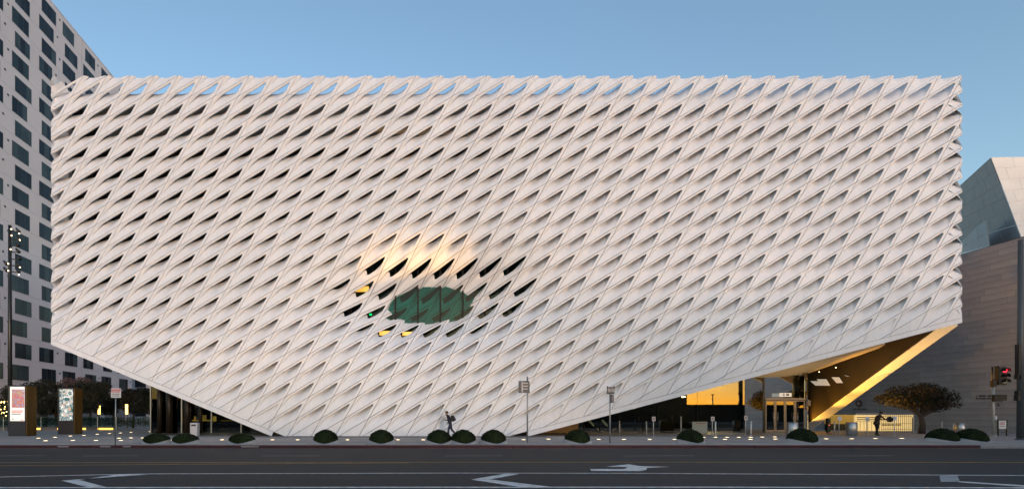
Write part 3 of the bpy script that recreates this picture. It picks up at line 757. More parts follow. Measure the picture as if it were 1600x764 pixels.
for i, (x, Y, h, rx, lm, lb) in enumerate((
    (-4, 60, 4.6, 2.2, dull, 'dark tree cut by the left edge of the picture, behind the first kiosk'),
    (62, 62, 5.6, 2.2, dull, 'dark tree rising between the two lit kiosks'),
    (112, 66, 6.6, 2.2, blossom, 'tree with greyish pink crown above the second kiosk'),
    (140, 58, 5.4, 2.2, dull, 'dark round tree right of the second kiosk'),
    (88, 56, 4.0, 2.0, olive, 'low olive tree just behind the second kiosk'),
    (208, 62, 4.6, 1.7, olive, 'slim olive tree on the plaza right of the red and white parking sign'),
    (238, 56, 4.4, 1.7, olive, 'olive tree under the left slope of the museum'),
    (176, 72, 4.6, 2.2, dull, 'dark tree behind the red and white parking sign'),
    (30, 70, 5.6, 2.6, dull, 'tall dark tree behind the first kiosk at the tower foot'))):
    tree(ground_at(x, Y), h, clumps(9, rx * .75, rx * .75, h * .45, h * .86, rx * .55, 30 + i), 9000, .12, 20 + i, lm, lb, 'trees on the plaza')
tree(ground_at(1440, 43), 4.1, [(-2.6, 0, 2.75, 1.0, .9, .55), (-1.5, .3, 3.2, 1.1, 1, .7), (-.3, -.3, 3.3, 1.2, 1, .8), (.8, .2, 3.35, 1.1, 1, .75), (1.7, -.2, 2.9, .9, .9, .7), (.3, 0, 2.5, 1.4, 1.2, .7), (-1.2, 0, 2.5, 1.2, 1, .55), (2.9, .1, 2.3, .5, .5, .25), (1.4, .2, 2.2, .9, .9, .5), (-3.1, .1, 2.9, .5, .5, .3)],
     8500, .085, 77, russet, 'spreading street tree with dark green and russet crown before the stone wall', trunk_r=.19, fork=1.5)
tree(ground_at(1592, 46), 3.4, [(-1.2, 0, 2.6, .8, .6, .3), (-.4, .2, 2.85, .8, .7, .35), (.5, 0, 2.8, .9, .7, .4), (-1.7, 0, 2.35, .5, .5, .2)], 1500, .08, 91, pinkl, 'small sparse pink-leaved tree half hidden by the right pole', trunk_r=.09, fork=1.5)
# clipped shrubs in kerbed beds
def shrub_geo(hw, hd, h, seed):
    r = random.Random(seed); nseg, nr = 28, 9; vs, fs = [], []
    def foot(t):   # rounded diamond footprint
        c, s_ = math.cos(t), math.sin(t); e = 1.0 / ((abs(c) ** 1.6 + abs(s_) ** 1.6) ** (1 / 1.6)); return hw * c * e, hd * s_ * e
    def rise(x): return .17 * (abs(x) / hw) ** 1.6
    for i in range(nr):
        a = i / (nr - 1) * math.pi / 2
        for k in range(nseg):
            x, y = foot(2 * math.pi * k / nseg); q = math.cos(a) ** 1.0; vs.append((x * q, y * q, rise(x) * q ** 4 + h * math.sin(a) ** 1.05 + r.uniform(-.012, .012)))
    for i in range(nr - 1):
        for k in range(nseg): j = (k + 1) % nseg; fs.append((i * nseg + k, i * nseg + j, i * nseg + nseg + j, i * nseg + nseg + k))
    mb = MB().add(vs, fs, True)
    for _ in range(2600):   # leaves over the clipped surface
        a = math.asin(r.random()) ; t = r.uniform(0, 6.283); x, y = foot(t); q = math.cos(a) ** 1.0
        p = Vector((x * q, y * q, rise(x) * q ** 4 + h * math.sin(a) ** 1.05)); nn = Vector((x / hw / hw * q, y / hd / hd * q, math.sin(a) / h + .05)).normalized(); p += nn * r.uniform(-.015, .035)
        d = (nn + Vector((r.gauss(0, .7), r.gauss(0, .7), r.gauss(0, .7)))).normalized(); u = d.orthogonal().normalized(); v = d.cross(u); s_ = r.uniform(.025, .055)
        mb.add([p - u * s_, p - v * s_ * .6, p + u * s_, p + v * s_ * .6], [(0, 1, 2, 3)])
    kb = MB(); n = 40; prof = ((1.01, 0), (1.01, .04), (1.06, .05), (1.13, .035), (1.22, 0)); kv, kf = [], []
    for k in range(n):
        x, y = foot(2 * math.pi * k / n)
        for sc, z in prof: kv.append((x * sc, y * (sc * .985), z * (.6 + 3.6 * (abs(x) / hw) ** 1.6)))
    m = len(prof)
    for k in range(n):
        j = (k + 1) % n
        for i in range(m - 1): kf.append((k * m + i, j * m + i, j * m + i + 1, k * m + i + 1))
    kb.add(kv, kf, True); return mb.mesh('foliage'), kb.mesh('bed_kerb')
sh_m = leaf_mat('shrub_leaf', (.009, .017, .004), (.020, .034, .008))
kerb_pale = mat('bed_kerb_concrete', (.36, .35, .34), .8, var=.1)
SG = [shrub_geo(.66, .75, .50, 5), shrub_geo(.63, .75, .70, 6), shrub_geo(.74, .75, .70, 7)]
for a, b in SG: a.materials.append(sh_m); b.materials.append(kerb_pale)
for x, v, yb, lb in ((245, 0, 693.5, 'leftmost clipped shrub by the kerb, right of the parking sign'), (290, 0, 693.5, 'clipped shrub in front of the pale bin under the left slope'),
    (378, 0, 693.5, 'lone clipped shrub below the lowest point of the left slope'), (509, 1, 693.5, 'dome shrub nearest the left end of the facade foot'),
    (596, 1, 693.5, 'dome shrub left of the walking person, standing alone'), (686, 1, 693.5, 'left one of two touching dome shrubs by the walking person'),
    (724, 1, 693.5, 'right one of two touching dome shrubs by the walking person'), (771, 1, 693.5, 'single dome shrub between the touching pair and the tall bus sign'),
    (902, 1, 693, 'dome shrub between the two grey street signs'), (1078, 1, 692.5, 'dome shrub in front of the orange reflecting glass'),
    (1253, 1, 692, 'large dome shrub in front of the entrance doors'), (1472, 2, 690, 'wide low shrub before the stone wall, left of the two'), (1517, 2, 690.5, 'wide low shrub before the stone wall, beside the traffic light')):
    g = gpx(x, yb); o = empty('clipped_shrub', ((x - CX) / F * (g.y + .72), g.y + .72, .15), lb, 'shrub', 'clipped shrubs along the kerb', 0)
    if x == 1253: o.scale = (1.12, 1, 1.05)
    link('foliage', SG[v][0], None, o); link('bed_kerb', SG[v][1], None, o)
    o.rotation_euler.z = 0 if v == 2 else random.Random(x).choice((0, math.pi))
# planters, lawn and railing behind the kiosks
planter = empty('planter_wall', (-36, 53, .15), 'low planter wall with a glowing amber strip behind the kiosks', 'planter')
MB().bbox(-6, 8.6, 0, .5, 0, .34, .03).build('wall', mat('planter_concrete', (.16, .15, .15), .8), planter)
for a, b in ((-1.0, 1.2), (2.9, 5.7), (7.0, 8.4)): MB().box(a, b, -.03, -.005, .05, .22).build('light_strip', mat('led_amber', (.8, .5, .1), .5, emit=(1, .55, .08), estr=.55), planter)
hed = leaf_mesh('hedge', [(-36 + i * 1.5 - 6, 55.5, .95, 1.0, .8, .55) for i in range(13)], 15000, .06, 9)
tag(link('hedge', hed, leaf_mat('hedge_leaf', (.02, .035, .014), (.05, .085, .03))), 'low green hedge on the plaza behind the planter wall', 'hedge')
rail = empty('glass_railing', (-36, 52.6, .15), 'clear glass railing along the plaza behind the kiosks', 'railing')
for i in range(7): MB().box(-4 + i * 1.85, -4 + i * 1.85 + 1.8, 0, .02, .3, 1.25).build('pane', glass('rail_glass', (.7, .8, .76), .02), rail)
for i in range(8): MB().box(-4.05 + i * 1.85, -4.0 + i * 1.85, -.02, .04, 0, 1.3).build('post', metal, rail)
for x, y, Y, w_, h_, lb in ((198, 639, 60, .13, .55, 'tall amber wall lamp left of the museum slope'), (155, 640, 60, .12, .5, 'small amber lamp in the dark trees right of the second kiosk'), (247, 643, 57, .07, .55, 'thin amber lamp beneath the left slope of the museum')):
    p = px(x, y, Y); o = empty('garden_lamp', (p.x, p.y, .15), lb, 'lamp')
    MB().tube([(0, .1, 0), (0, .1, p.z + h_)], .04).build('post', mul_m, o)
    MB().bbox(-w_, w_, -.1, .06, p.z - h_ - .15, p.z + h_ - .15, .03).build('light', mat('garden_glow', (.9, .7, .3), .5, emit=(1, .62, .16), estr=.8), o)
p = px(3, 637, 57); o = empty('string_light_bush', (p.x, p.y, .15), 'bush wrapped in warm fairy lights at the left edge', 'bush')
link('foliage', leaf_mesh('foliage', [(0, 0, 2.0, 1.0, .7, 1.1), (.5, 0, 1.2, .8, .7, .8)], 1800, .07, 4), dull, o)
rr = random.Random(5); bl_ = MB()
for _ in range(46): q = (rr.gauss(0, .5), rr.uniform(-.8, .2), rr.uniform(.7, 3.0)); bl_.lathe(q, [(.02, -.05), (.06, 0), (.02, .05)], 6)
tag(bl_.build('bulbs', mat('fairy_glow', (1, .7, .3), .5, emit=(1, .66, .22), estr=2), o), kind='stuff')

# ------------------------------------------------------------------ kiosks with lit posters
steel_dk = mat('kiosk_steel', (.055, .05, .055), .45, .5)
gold_fin = mat('kiosk_bronze', (.20, .115, .030), .4, .5, var=.2, vscale=3, stretch=(3, 3, .1))
def emis_tex(name, cols, scale, estr):
    m = bpy.data.materials.new(name); m.use_nodes = True; n = m.node_tree; b = n.nodes['Principled BSDF']
    g = n.nodes.new('ShaderNodeTexCoord'); t = n.nodes.new('ShaderNodeTexNoise'); t.inputs['Scale'].default_value = scale; t.inputs['Detail'].default_value = 5; t.inputs['Distortion'].default_value = 1.5
    n.links.new(g.outputs['Object'], t.inputs['Vector']); rp = n.nodes.new('ShaderNodeValToRGB'); e = rp.color_ramp.elements
    for i, c in enumerate(cols):
        ps = .32 + .36 * i / (len(cols) - 1)
        q = e[i] if i < 2 else e.new(ps); q.position = ps; q.color = (*c, 1)
    n.links.new(t.outputs[0], rp.inputs[0]); n.links.new(rp.outputs[0], b.inputs['Base Color']); n.links.new(rp.outputs[0], b.inputs['Emission Color']); b.inputs['Emission Strength'].default_value = estr; return m
paper = mat('lit_paper', (.85, .83, .78), .5, emit=(1, .94, .82), estr=.12)
art1 = emis_tex('poster_art_red', ((.10, .16, .22), (.45, .30, .18), (.50, .07, .07), (.20, .30, .42), (.60, .45, .32)), 3.2, .16)
art2 = emis_tex('poster_art_teal', ((.02, .07, .10), (.03, .12, .14), (.35, .42, .42), (.62, .60, .56), (.55, .28, .10)), 3.6, .12)
redink = mat('ink_red', (.5, .06, .05), .5, emit=(.6, .06, .05), estr=.18); blk = mat('ink_black', (.03, .03, .03), .5)
def kiosk(x, y, label, kind):
    g = gpx(x, y); o = empty('poster_kiosk', g, label, 'kiosk', 'poster kiosks on the pavement'); W, H, D = 1.24, 3.6, 1.18
    MB().bbox(0, W, 0, D, 0, H, .02).build('body', steel_dk, o)
    for i in range(7): yy = .06 + i * .158; MB().box(W, W + .05, yy, yy + .115, .05, H - .04).build('bronze_fin', gold_fin, o)
    MB().box(.03, W - .02, -.03, -.002, 1.0, H - .05).build('poster_frame', mat('kiosk_frame', (.10, .095, .09), .4, .6), o)
    p = MB().box(.18, W - .03, -.045, -.031, 1.08, H - .10).build('poster', paper if kind == 0 else art2, o)
    if kind == 0:
        MB().box(.30, W - .04, -.05, -.0455, 2.02, H - .28).build('poster_picture', art1, p)
        for z, a, m in ((1.80, .80, redink), (1.70, .74, redink), (1.57, .62, blk)):
            r = random.Random(int(z * 100)); mb = MB(); xx = .30
            while xx < .28 + a: w_ = r.uniform(.03, .06); mb.box(xx, xx + w_, -.05, -.0455, z - .03, z + .03); xx += w_ + .014
            mb.build('poster_line', m, p)
        MB().box(.30, .46, -.05, -.0455, 1.20, 1.24).build('poster_line', blk, p); MB().box(.92, 1.14, -.05, -.0455, 1.13, 1.17).build('poster_line', redink, p)
    else:
        wi = mat('ink_white', (.85, .85, .82), .5, emit=(1, 1, .95), estr=.12)
        ring = MB(); pts = [(1.02 + .20 * math.cos(t * 6.2832 / 20), -.05, 3.18 + .20 * math.sin(t * 6.2832 / 20)) for t in range(21)]; ring.tube(pts, .026, 5, False); ring.build('poster_letter', wi, p)
        MB().box(.55, 1.02, -.055, -.0455, 2.86, 2.90).box(.55, .59, -.055, -.0455, 2.80, 2.97).build('poster_letter', wi, p)
        r = random.Random(8)
        for k in range(10):
            cx_, cz_ = r.uniform(.35, 1.05), r.uniform(1.2, 2.5); mb = MB(); nn_ = r.choice((4, 5, 6)); R_ = r.uniform(.10, .22); a0 = r.uniform(0, 2)
            v = []
            for t in range(nn_ * 2): q = R_ if t % 2 == 0 else R_ * .3; an = a0 + math.pi * t / nn_; v.append((min(1.2, max(.2, cx_ + q * math.cos(an))), -.047 - k * .0006, cz_ + q * math.sin(an)))
            mb.add(v, [tuple(range(len(v)))]); mb.build('poster_shape', (wi, mat('ink_orange', (.7, .35, .12), .5, emit=(.9, .4, .12), estr=.10), wi)[k % 3], p)
kiosk(12.5, 681, 'left kiosk with a white lit poster of a red and blue picture', 0)
kiosk(90, 678.2, 'right kiosk with a teal lit poster and white ring letter', 1)

# ------------------------------------------------------------------ pole with branching lights at the far left
o = empty('light_mast', ground_at(15.5, 50), 'tall black mast with short arms and small bulbs at far left', 'light mast')
top = px(15.5, 352, 50).z - .15
MB().tube([(0, 0, 0), (0, 0, top)], [.20, .15], 10).build('pole', mul_m, o)
for (y, sd, ln) in ((362, 1, .8), (374, 1, .9), (384, 1, .75), (394, 1, .8), (405, 1, .9), (415, 1, .8), (425, 1, .8), (413, -1, .35), (423, -1, .35)):
    z = px(0, y, 50).z - .15; a = MB().tube([(0, 0, z), (sd * ln, -.05, z - .02)], .045, 6).build('arm', mul_m, o)
    MB().tube([(sd * ln - .2, -.05, z + .3), (sd * ln + .12, -.05, z - .05)], [.09, .15], 8).build('spot_head', mul_m, a)
bulb_m = mat('bulb_glow', (1, .85, .6), .4, emit=(1, .72, .42), estr=1.4)
for x, y in ((17.5, 358), (18, 368), (30, 365), (31, 375), (16.5, 389.5), (13, 412), (31, 417.5), (29.5, 429), (13, 423)):
    p = px(x, y, 49.7) - Vector(o.location); MB().lathe(p, [(.02, -.06), (.065, 0), (.02, .06)], 8).build('bulb', bulb_m, o)

# ------------------------------------------------------------------ flush ground lights
ug = [(60, 684.5), (71.3, 688.5), (86, 683), (110, 681), (114, 688), (131, 680), (150, 688), (152, 678.3), (171, 677), (188, 676.3), (186, 684.5), (189, 688), (204.6, 675.2), (204.6, 684), (222.8, 684), (233.7, 674),
      (347, 687), (425.7, 687), (465, 687), (269, 687.7), (543, 687), (622, 687), (661.5, 687), (818, 686.8), (857, 686), (935.6, 686.3), (975, 686.3), (1015, 686.3), (1054, 686.3), (1099.5, 683), (1118, 683), (1136, 683), (1133, 686.2), (1154.4, 683),
      (1173, 683), (1172.6, 686.2), (1191, 682.7), (1210.5, 682.4), (1211.4, 685.8), (1291, 685.5), (1330.7, 685.4), (1367.6, 685), (1409, 684.8)]
um = mat('uplight_lens', (1, .9, .7), .3, emit=(1, .74, .42), estr=1.1); ur = mat('uplight_ring', (.30, .29, .28), .4, .8)
rg = MB().lathe((0, 0, 0), [(.17, 0), (.17, .012), (.125, .016), (.125, .006)], 16).mesh('ring'); rg.materials.append(ur)
ln_ = MB().lathe((0, 0, 0), [(.122, .004), (.118, .018), (.06, .024)], 16).mesh('lens'); ln_.materials.append(um)
for x, y in ug:
    o = empty('ground_light', gpx(x, y), 'small round warm light set flush in the pavement', 'ground light', 'flush lights in the pavement')
    link('ring', rg, None, o); link('lens', ln_, None, o)
for x in (269, 347, 425.7, 504, 582, 661.5, 740, 818, 896, 975):
    g = gpx(x, 687); spot((g.x, g.y, .20), (g.x, YF + 1.5, 9), 27, (1, .58, .24), 125)
for x in (582, 622, 661.5, 700): g = gpx(x, 687); spot((g.x, g.y, .20), (fx(x + 8), YF + .6, 12.5), 950, (1, .52, .17), 15)  # narrow beams added to warm the top of the dent
# ------------------------------------------------------------------ street signs, posts, bins
pole_m = mat('galvanised', (.34, .34, .35), .45, .7, var=.1, vscale=5)
sgrey = mat('sign_back_grey', (.075, .078, .085), .5, .4, var=.15, vscale=6)
swhite = mat('sign_face_white', (.72, .71, .72), .45)
sred = mat('sign_red', (.50, .03, .06), .45)
# parking sign: red band with white lettering above black lettering on white
o = empty('parking_sign', gpx(180, 695.6), 'small white parking sign with a red top band on a thin post', 'street sign')
Y = o.location.y
def rel(x, y): return px(x, y, Y) - Vector(o.location)
MB().tube([(0, 0, 0), rel(181, 606) * 1.0], .028, 8).build('post', pole_m, o)
a, b = rel(174.3, 621), rel(189.8, 606.3)
pl = MB().bbox(a.x, b.x, -.06, -.035, a.z, b.z, .01).build('plate', swhite, o)
h = b.z - a.z; wd = b.x - a.x
MB().box(a.x + .02, b.x - .02, -.066, -.061, a.z + h * .68, b.z - .02).build('red_band', sred, pl)
rr = random.Random(2)
for zf_, hh, m, n in ((.80, .11, swhite, 5), (.52, .08, sred, 7), (.34, .085, blk, 7), (.15, .085, blk, 8)):
    mb = MB(); x0 = a.x + .05
    while x0 < b.x - .07: w_ = rr.uniform(.018, .04); mb.box(x0, x0 + w_, -.071, -.067, a.z + h * zf_, a.z + h * (zf_ + hh)); x0 += w_ + .014
    mb.build('lettering', m, pl)
# tall bus sign and bus stop sign, both seen from behind
o = empty('bus_sign', gpx(824, 690.5), 'tall post with one dark square sign before the facade', 'street sign'); Y = o.location.y
MB().tube([(0, 0, 0), rel(824, 588)], .04, 8).build('post', pole_m, o)
a, b = rel(810, 613.5), rel(827, 595)
pl = MB().bbox(a.x, b.x, -.07, -.045, a.z, b.z, .02).build('plate', sgrey, o)
MB().box(a.x + .17, a.x + .21, -.078, -.071, a.z + .03, b.z - .03).build('stripe', pole_m, pl)
for k in range(6): z = a.z + .12 + k * .08; MB().box(a.x + .24, b.x - .1, -.078, -.071, z, z + .03).build('stripe', pole_m if k % 2 else mul_m, pl)
o = empty('bus_stop_sign', gpx(953, 691.5), 'post with a square dark sign above a narrow timetable box', 'street sign'); Y = o.location.y
MB().tube([(0, 0, 0), rel(953.2, 604)], .04, 8).build('post', pole_m, o)
a, b = rel(947.8, 615), rel(959.2, 603.3)
pl = MB().bbox(a.x, b.x, -.07, -.045, a.z + .03, b.z - .05, .02).build('plate', sgrey, o)
MB().box(a.x - .02, b.x + .02, -.075, -.04, a.z - .01, a.z + .04).box(a.x - .01, a.x + .06, -.075, -.04, b.z - .1, b.z).box(b.x - .06, b.x + .01, -.075, -.04, b.z - .1, b.z).build('bracket', mul_m, o)
for k in range(5): x0 = a.x + .05 + k * .07; MB().box(x0, x0 + .03, -.078, -.071, a.z + .1, b.z - .12).build('stripe', pole_m, pl)
a, b = rel(953.4, 629), rel(958.2, 616.2); bx = MB().bbox(a.x, b.x, -.09, -.03, a.z, b.z, .01).build('timetable_box', sgrey, o); MB().box(a.x + .04, b.x - .04, -.098, -.091, a.z + .06, b.z - .05).build('timetable', mat('timetable_pink', (.22, .16, .17), .5), bx)
# slim pale posts in front of the lobby; some carry a small notice
slim = mat('pale_post', (.62, .60, .56), .4, .2)
for x, yt, yb, head, lb in (
    (968, 657, 678.5, 0, 'plain pale post right of the bus stop sign'), (1010, 658, 679, 0, 'plain pale post left of the first notice post'), (1021, 651, 680.5, 1, 'pale post with a small notice, leftmost of three before the lobby'),
    (1064, 650, 678, 0, 'taller plain pale post left of the white board'), (1113, 651, 680, 1, 'pale post with a small notice right of the white board'), (1118, 658, 682.5, 0, 'short plain post beside the middle notice post'),
    (1165, 649.5, 679.5, 1, 'pale post with a small notice nearest the dark entrance glass'), (1173.5, 658, 682.5, 0, 'short plain post left of the entrance doors'),
    (1304, 657.5, 678.5, 0, 'plain pale post under the lifted corner, left of a white notice'), (1311, 650.5, 679, 2, 'post with a white notice plate left of the round bin'),
    (1354.5, 651, 679, 2, 'post with a white notice plate before the lit fence, left of the bending person'), (1397.5, 650, 680, 2, 'post with a white notice plate right of the bending person'),
    (1472, 658, 670, 0, 'pale post top behind the wide shrubs'), (1521, 648, 672, 2, 'white plate on a thin post behind the wide shrubs')):
    g = gpx(x, max(yb, 674)); o = empty('notice_post' if head else 'slim_post', g, lb, 'post', 'slim posts on the forecourt'); Y = g.y
    t = rel(x, yt); r_ = .045 if head == 0 else .028
    MB().tube([(0, 0, 0), (0, 0, t.z)], r_, 8).lathe((0, 0, 0), [(.09, 0), (.09, .02), (.03, .03)], 12).build('shaft', slim, o)
    if head:
        w_ = .13 if head == 1 else .15; hh = .30
        pl = MB().bbox(-w_, w_, -.06, -.035, t.z - hh, t.z + .02, .01).build('notice', mat('notice_pink', (.62, .52, .48), .5) if head == 1 else swhite, o)
        MB().box(-w_ * .5, w_ * .5, -.066, -.061, t.z - hh * .7, t.z - hh * .2).build('print', mat('print_grey', (.35, .25, .25), .6) if head == 1 else mat('print_pale', (.55, .56, .62), .6), pl)
g = gpx(1093, 677.5); o = empty('notice_board', g, 'pale free-standing board with a red heading before the lobby glass', 'sign board'); Y = g.y
a, b = rel(1081.5, 676), rel(1105, 658.5)
bd = MB().bbox(a.x, b.x, -.03, .03, a.z, b.z, .01).build('board', mat('board_pale', (.34, .39, .36), .35), o)
MB().tube([(a.x + .1, 0, 0), (a.x + .1, 0, a.z + .02)], .02).tube([(b.x - .1, 0, 0), (b.x - .1, 0, a.z + .02)], .02).build('foot', mul_m, o)
mb = MB(); x0 = a.x + .25
while x0 < b.x - .2: w_ = rr.uniform(.03, .06); mb.box(x0, x0 + w_, -.04, -.031, b.z - .16, b.z - .08); x0 += w_ + .02
mb.build('heading', mat('heading_red', (.35, .12, .10), .5), bd)
steel_b = mat('bin_steel', (.48, .47, .46), .35, .85, var=.08, vscale=8, stretch=(6, 6, .1))
for x, yb, wpx, yt, lb in ((1238, 682.5, 15.5, 660.5, 'round steel bin in front of the entrance doors'), (1330.5, 680.5, 14.5, 660, 'round steel bin right of the golden edge'), (1500, 677, 15, 661, 'round steel bin behind the wide shrubs')):
    g = gpx(x, yb); k = F / g.y; r_ = wpx / 2 / k; h = (yb - yt) / k
    o = empty('round_bin', g, lb, 'bin', 'round steel bins'); MB().lathe((0, 0, 0), [(r_ * .96, 0), (r_ * .96, .05), (r_, .06), (r_, h - .06), (r_ * .97, h - .05), (r_ * .97, h)], 28).build('drum', steel_b, o)
    MB().lathe((0, 0, h), [(r_ * .99, 0), (r_ * .99, .03), (r_ * .6, .035), (r_ * .55, -.1)], 28).build('lid_ring', metal, o)
o = empty('square_bin', gpx(304.5, 681), 'pale square litter bin under the left slope of the museum', 'bin')
MB().bbox(-.26, .26, -.26, .26, .03, .95, .03).build('body', mat('bin_pale', (.52, .51, .53), .5), o); MB().bbox(-.23, .23, -.23, .23, 0, .03, .02).build('base', mul_m, o); MB().box(-.16, .16, -.266, -.261, .72, .84).build('slot', mul_m, o)
# dark pillar and yellow side wall under the lifted corner, glowing gate wall behind the fence
o = empty('meter_pillar', gpx(1294, 675), 'dark slim pillar with a small red light under the golden edge', 'pillar')
MB().bbox(-.14, .14, -.12, .12, 0, 1.22, .02).build('body', mul_m, o); MB().box(-.03, .03, -.13, -.121, .6, .66).build('light', mat('red_dot', (.6, .05, .03), .5, emit=(1, .1, .05), estr=.6), o)
YQ = 53.0
ochre = mat('ochre_glow', (.55, .36, .09), .6, var=.08, vscale=.5, emit=(1, .58, .10), estr=.035)  # lamplight on the ochre wall put in as a faint glow
o = empty('side_wall', ground_at(1318, YQ), 'ochre wall, glowing faintly for lamplight, with a black base between the museum foot and the glowing gate wall', 'wall'); Y = YQ
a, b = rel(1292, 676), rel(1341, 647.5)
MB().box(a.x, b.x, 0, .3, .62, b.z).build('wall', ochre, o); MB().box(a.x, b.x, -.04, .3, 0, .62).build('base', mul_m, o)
o = empty('glow_gate', ground_at(1383, 50.5), 'bright yellow wall glowing in place of lamplight behind the barred fence beside the stone wall', 'gateway'); Y = 50.5
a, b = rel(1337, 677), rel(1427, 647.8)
gl = mat('gate_wall_glow', (.85, .68, .32), .6, emit=(1, .68, .26), estr=.14)  # lamplight on the yellow wall put in as its own glow
MB().box(a.x, b.x, 0, .2, -.15, b.z).build('glowing_wall', gl, o)
MB().box(a.x - .1, b.x + .1, -.1, .3, b.z, b.z + .18).build('lintel', st[2], o)
for k in range(2): MB().box(a.x + .1, a.x + 2.6, -.05, -.002, b.z - .28 - k * .2, b.z - .20 - k * .2).build('louvre', mat('louvre_brown', (.12, .08, .03), .6), o)
mb = MB(); x0 = rel(1378, 0).x
while x0 < rel(1408, 0).x:
    if rr.random() < .2: x0 += .12; continue
    w_ = rr.uniform(.05, .10); mb.box(x0, x0 + w_, -.03, -.004, rel(0, 664.4).z, rel(0, 662.3).z); x0 += w_ + .045
mb.build('lettering', mat('gate_letter', (.16, .10, .03), .6), o)
o = empty('barred_fence', ground_at(1383, 46.5), 'thin dark barred fence in front of the bright yellow glowing wall', 'fence'); Y = 46.5
a, b = rel(1338, 676), rel(1425, 649)
n = 30
for k in range(n):
    x0 = a.x + (b.x - a.x) * k / (n - 1)
    if k < 13 and k % 2: continue
    zt = b.z + (.0 if k < 13 else .10 * math.sin(math.pi * (k - 13) / 16)); MB().box(x0 - .011, x0 + .011, -.011, .011, 0, (b.z - .5) if k < 13 else zt).build('bar', mul_m, o)
for z in (.25, b.z * .52, b.z - .08): MB().box(a.x + (b.x - a.x) * 13 / 29, b.x, -.012, .012, z, z + .03).build('rail', mul_m, o)
MB().box(a.x, a.x + (b.x - a.x) * 13 / 29, -.012, .012, b.z - .52, b.z - .49).build('rail', mul_m, o)
MB().bbox(b.x + .05, b.x + .15, -.05, .05, 0, b.z - .15, .01).build('end_post', slim, o)
# ------------------------------------------------------------------ traffic signal, pole and sandwich sign at the right
o = empty('traffic_signal', gpx(1552, 681.5), 'traffic signal on a pale pole showing red, beside the right edge', 'traffic signal'); Y = o.location.y
hous = mat('signal_black', (.008, .008, .008), .5)
MB().tube([(0, 0, 0), (0, 0, rel(0, 601).z)], .085, 12).lathe((0, 0, 0), [(.22, 0), (.22, .05), (.10, .12)], 16).build('pole', mat('signal_pole', (.40, .40, .38), .5, .4), o)
MB().tube([rel(1550.5, 604), rel(1550.5, 573), rel(1560, 572.5)], .05, 8).tube([rel(1551, 600), rel(1558, 600)], .04, 8).bbox(-.12, .12, -.12, .12, rel(0, 604).z, rel(0, 594).z, .02).build('bracket', hous, o)
a, b = rel(1557.5, 601), rel(1570, 573)
hd = MB().bbox(a.x, b.x, -.15, .18, a.z, b.z, .03).build('signal_head', hous, o)
for k, (m, yy) in enumerate(((mat('lens_red', (.6, .02, .03), .3, emit=(1, .03, .06), estr=.55), 578.5), (mat('lens_amber_off', (.03, .02, .01), .3), 587), (mat('lens_green_off', (.06, .06, .04), .3, emit=(.9, .8, .4), estr=.03), 595.5))):
    c = rel(1566, yy); MB().tube([(c.x, -.151, c.z), (c.x, -.18, c.z)], .15, 16).build('lens', m, hd)
    vz = MB(); pts = [(c.x + .17 * math.cos(t), c.z + .17 * math.sin(t)) for t in [RAD(-20 + 22 * i) for i in range(11)]]
    vz.add([(x_, -.15, z_) for x_, z_ in pts] + [(x_, -.40, z_ - .03) for x_, z_ in pts] + [(x_, -.15, z_ + .015) for x_, z_ in pts] + [(x_, -.40, z_ - .015) for x_, z_ in pts],
           [(i, i + 1, 12 + i, 11 + i) for i in range(10)] + [(22 + i, 33 + i, 34 + i, 23 + i) for i in range(10)] + [(11 + i, 12 + i, 34 + i, 33 + i) for i in range(10)]).build('visor', hous, hd)
a, b = rel(1546.5, 627), rel(1560, 616); ps = MB().bbox(a.x, b.x, -.30, -.10, a.z, b.z - .02, .02).build('walk_signal', hous, o)
a, b = rel(1558, 625.5), rel(1567, 616.5); MB().bbox(a.x, b.x, -.28, .1, a.z, b.z, .03).build('walk_hood', hous, ps)
a, b = rel(1552, 655), rel(1555, 649.5); MB().bbox(a.x, b.x, -.13, -.08, a.z, b.z, .01).build('push_button', swhite, o)
o = empty('street_pole', gpx(1594.5, 687), 'thick grey street pole with dark boxes cut by the right edge', 'pole'); Y = o.location.y
MB().tube([(0, 0, 0), (0, 0, 12)], [.17, .12], 16).lathe((0, 0, 0), [(.26, 0), (.26, .04), (.18, .10)], 16).build('pole', mat('pole_slate', (.085, .095, .105), .5, .3), o)
for x0, x1, y0, y1 in ((1588.8, 1591.5, 592, 538), (1587.5, 1591.5, 592, 585), (1588, 1591.2, 618, 610), (1587, 1592, 625.5, 617)):
    a, b = rel(x0, y0), rel(x1, y1); MB().bbox(a.x, b.x, -.12, .12, a.z, b.z, .01).build('signal_box', hous, o)
o = empty('sandwich_sign', gpx(1566, 680.5), 'dark framed standing sign with a white sheet beside the signal pole', 'sign board'); Y = o.location.y
a, b = rel(1558.7, 0), rel(1573.3, 655.2)
for x0 in (a.x, b.x - .06): MB().box(x0, x0 + .06, -.03, .03, 0, b.z).build('leg', mul_m, o)
MB().box(a.x + .06, b.x - .06, -.03, .03, b.z - .06, b.z).build('top_rail', mul_m, o)
q = rel(0, 669.5); sh = MB().box(a.x + .07, b.x - .07, -.02, .01, q.z, b.z - .065).build('sheet', swhite, o)
for zf_, m in ((.72, blk), (.55, sred), (.46, sred), (.25, blk)): MB().box(a.x + .16, b.x - .18, -.025, -.021, q.z + (b.z - q.z) * zf_, q.z + (b.z - q.z) * zf_ + .035).build('print', m, sh)
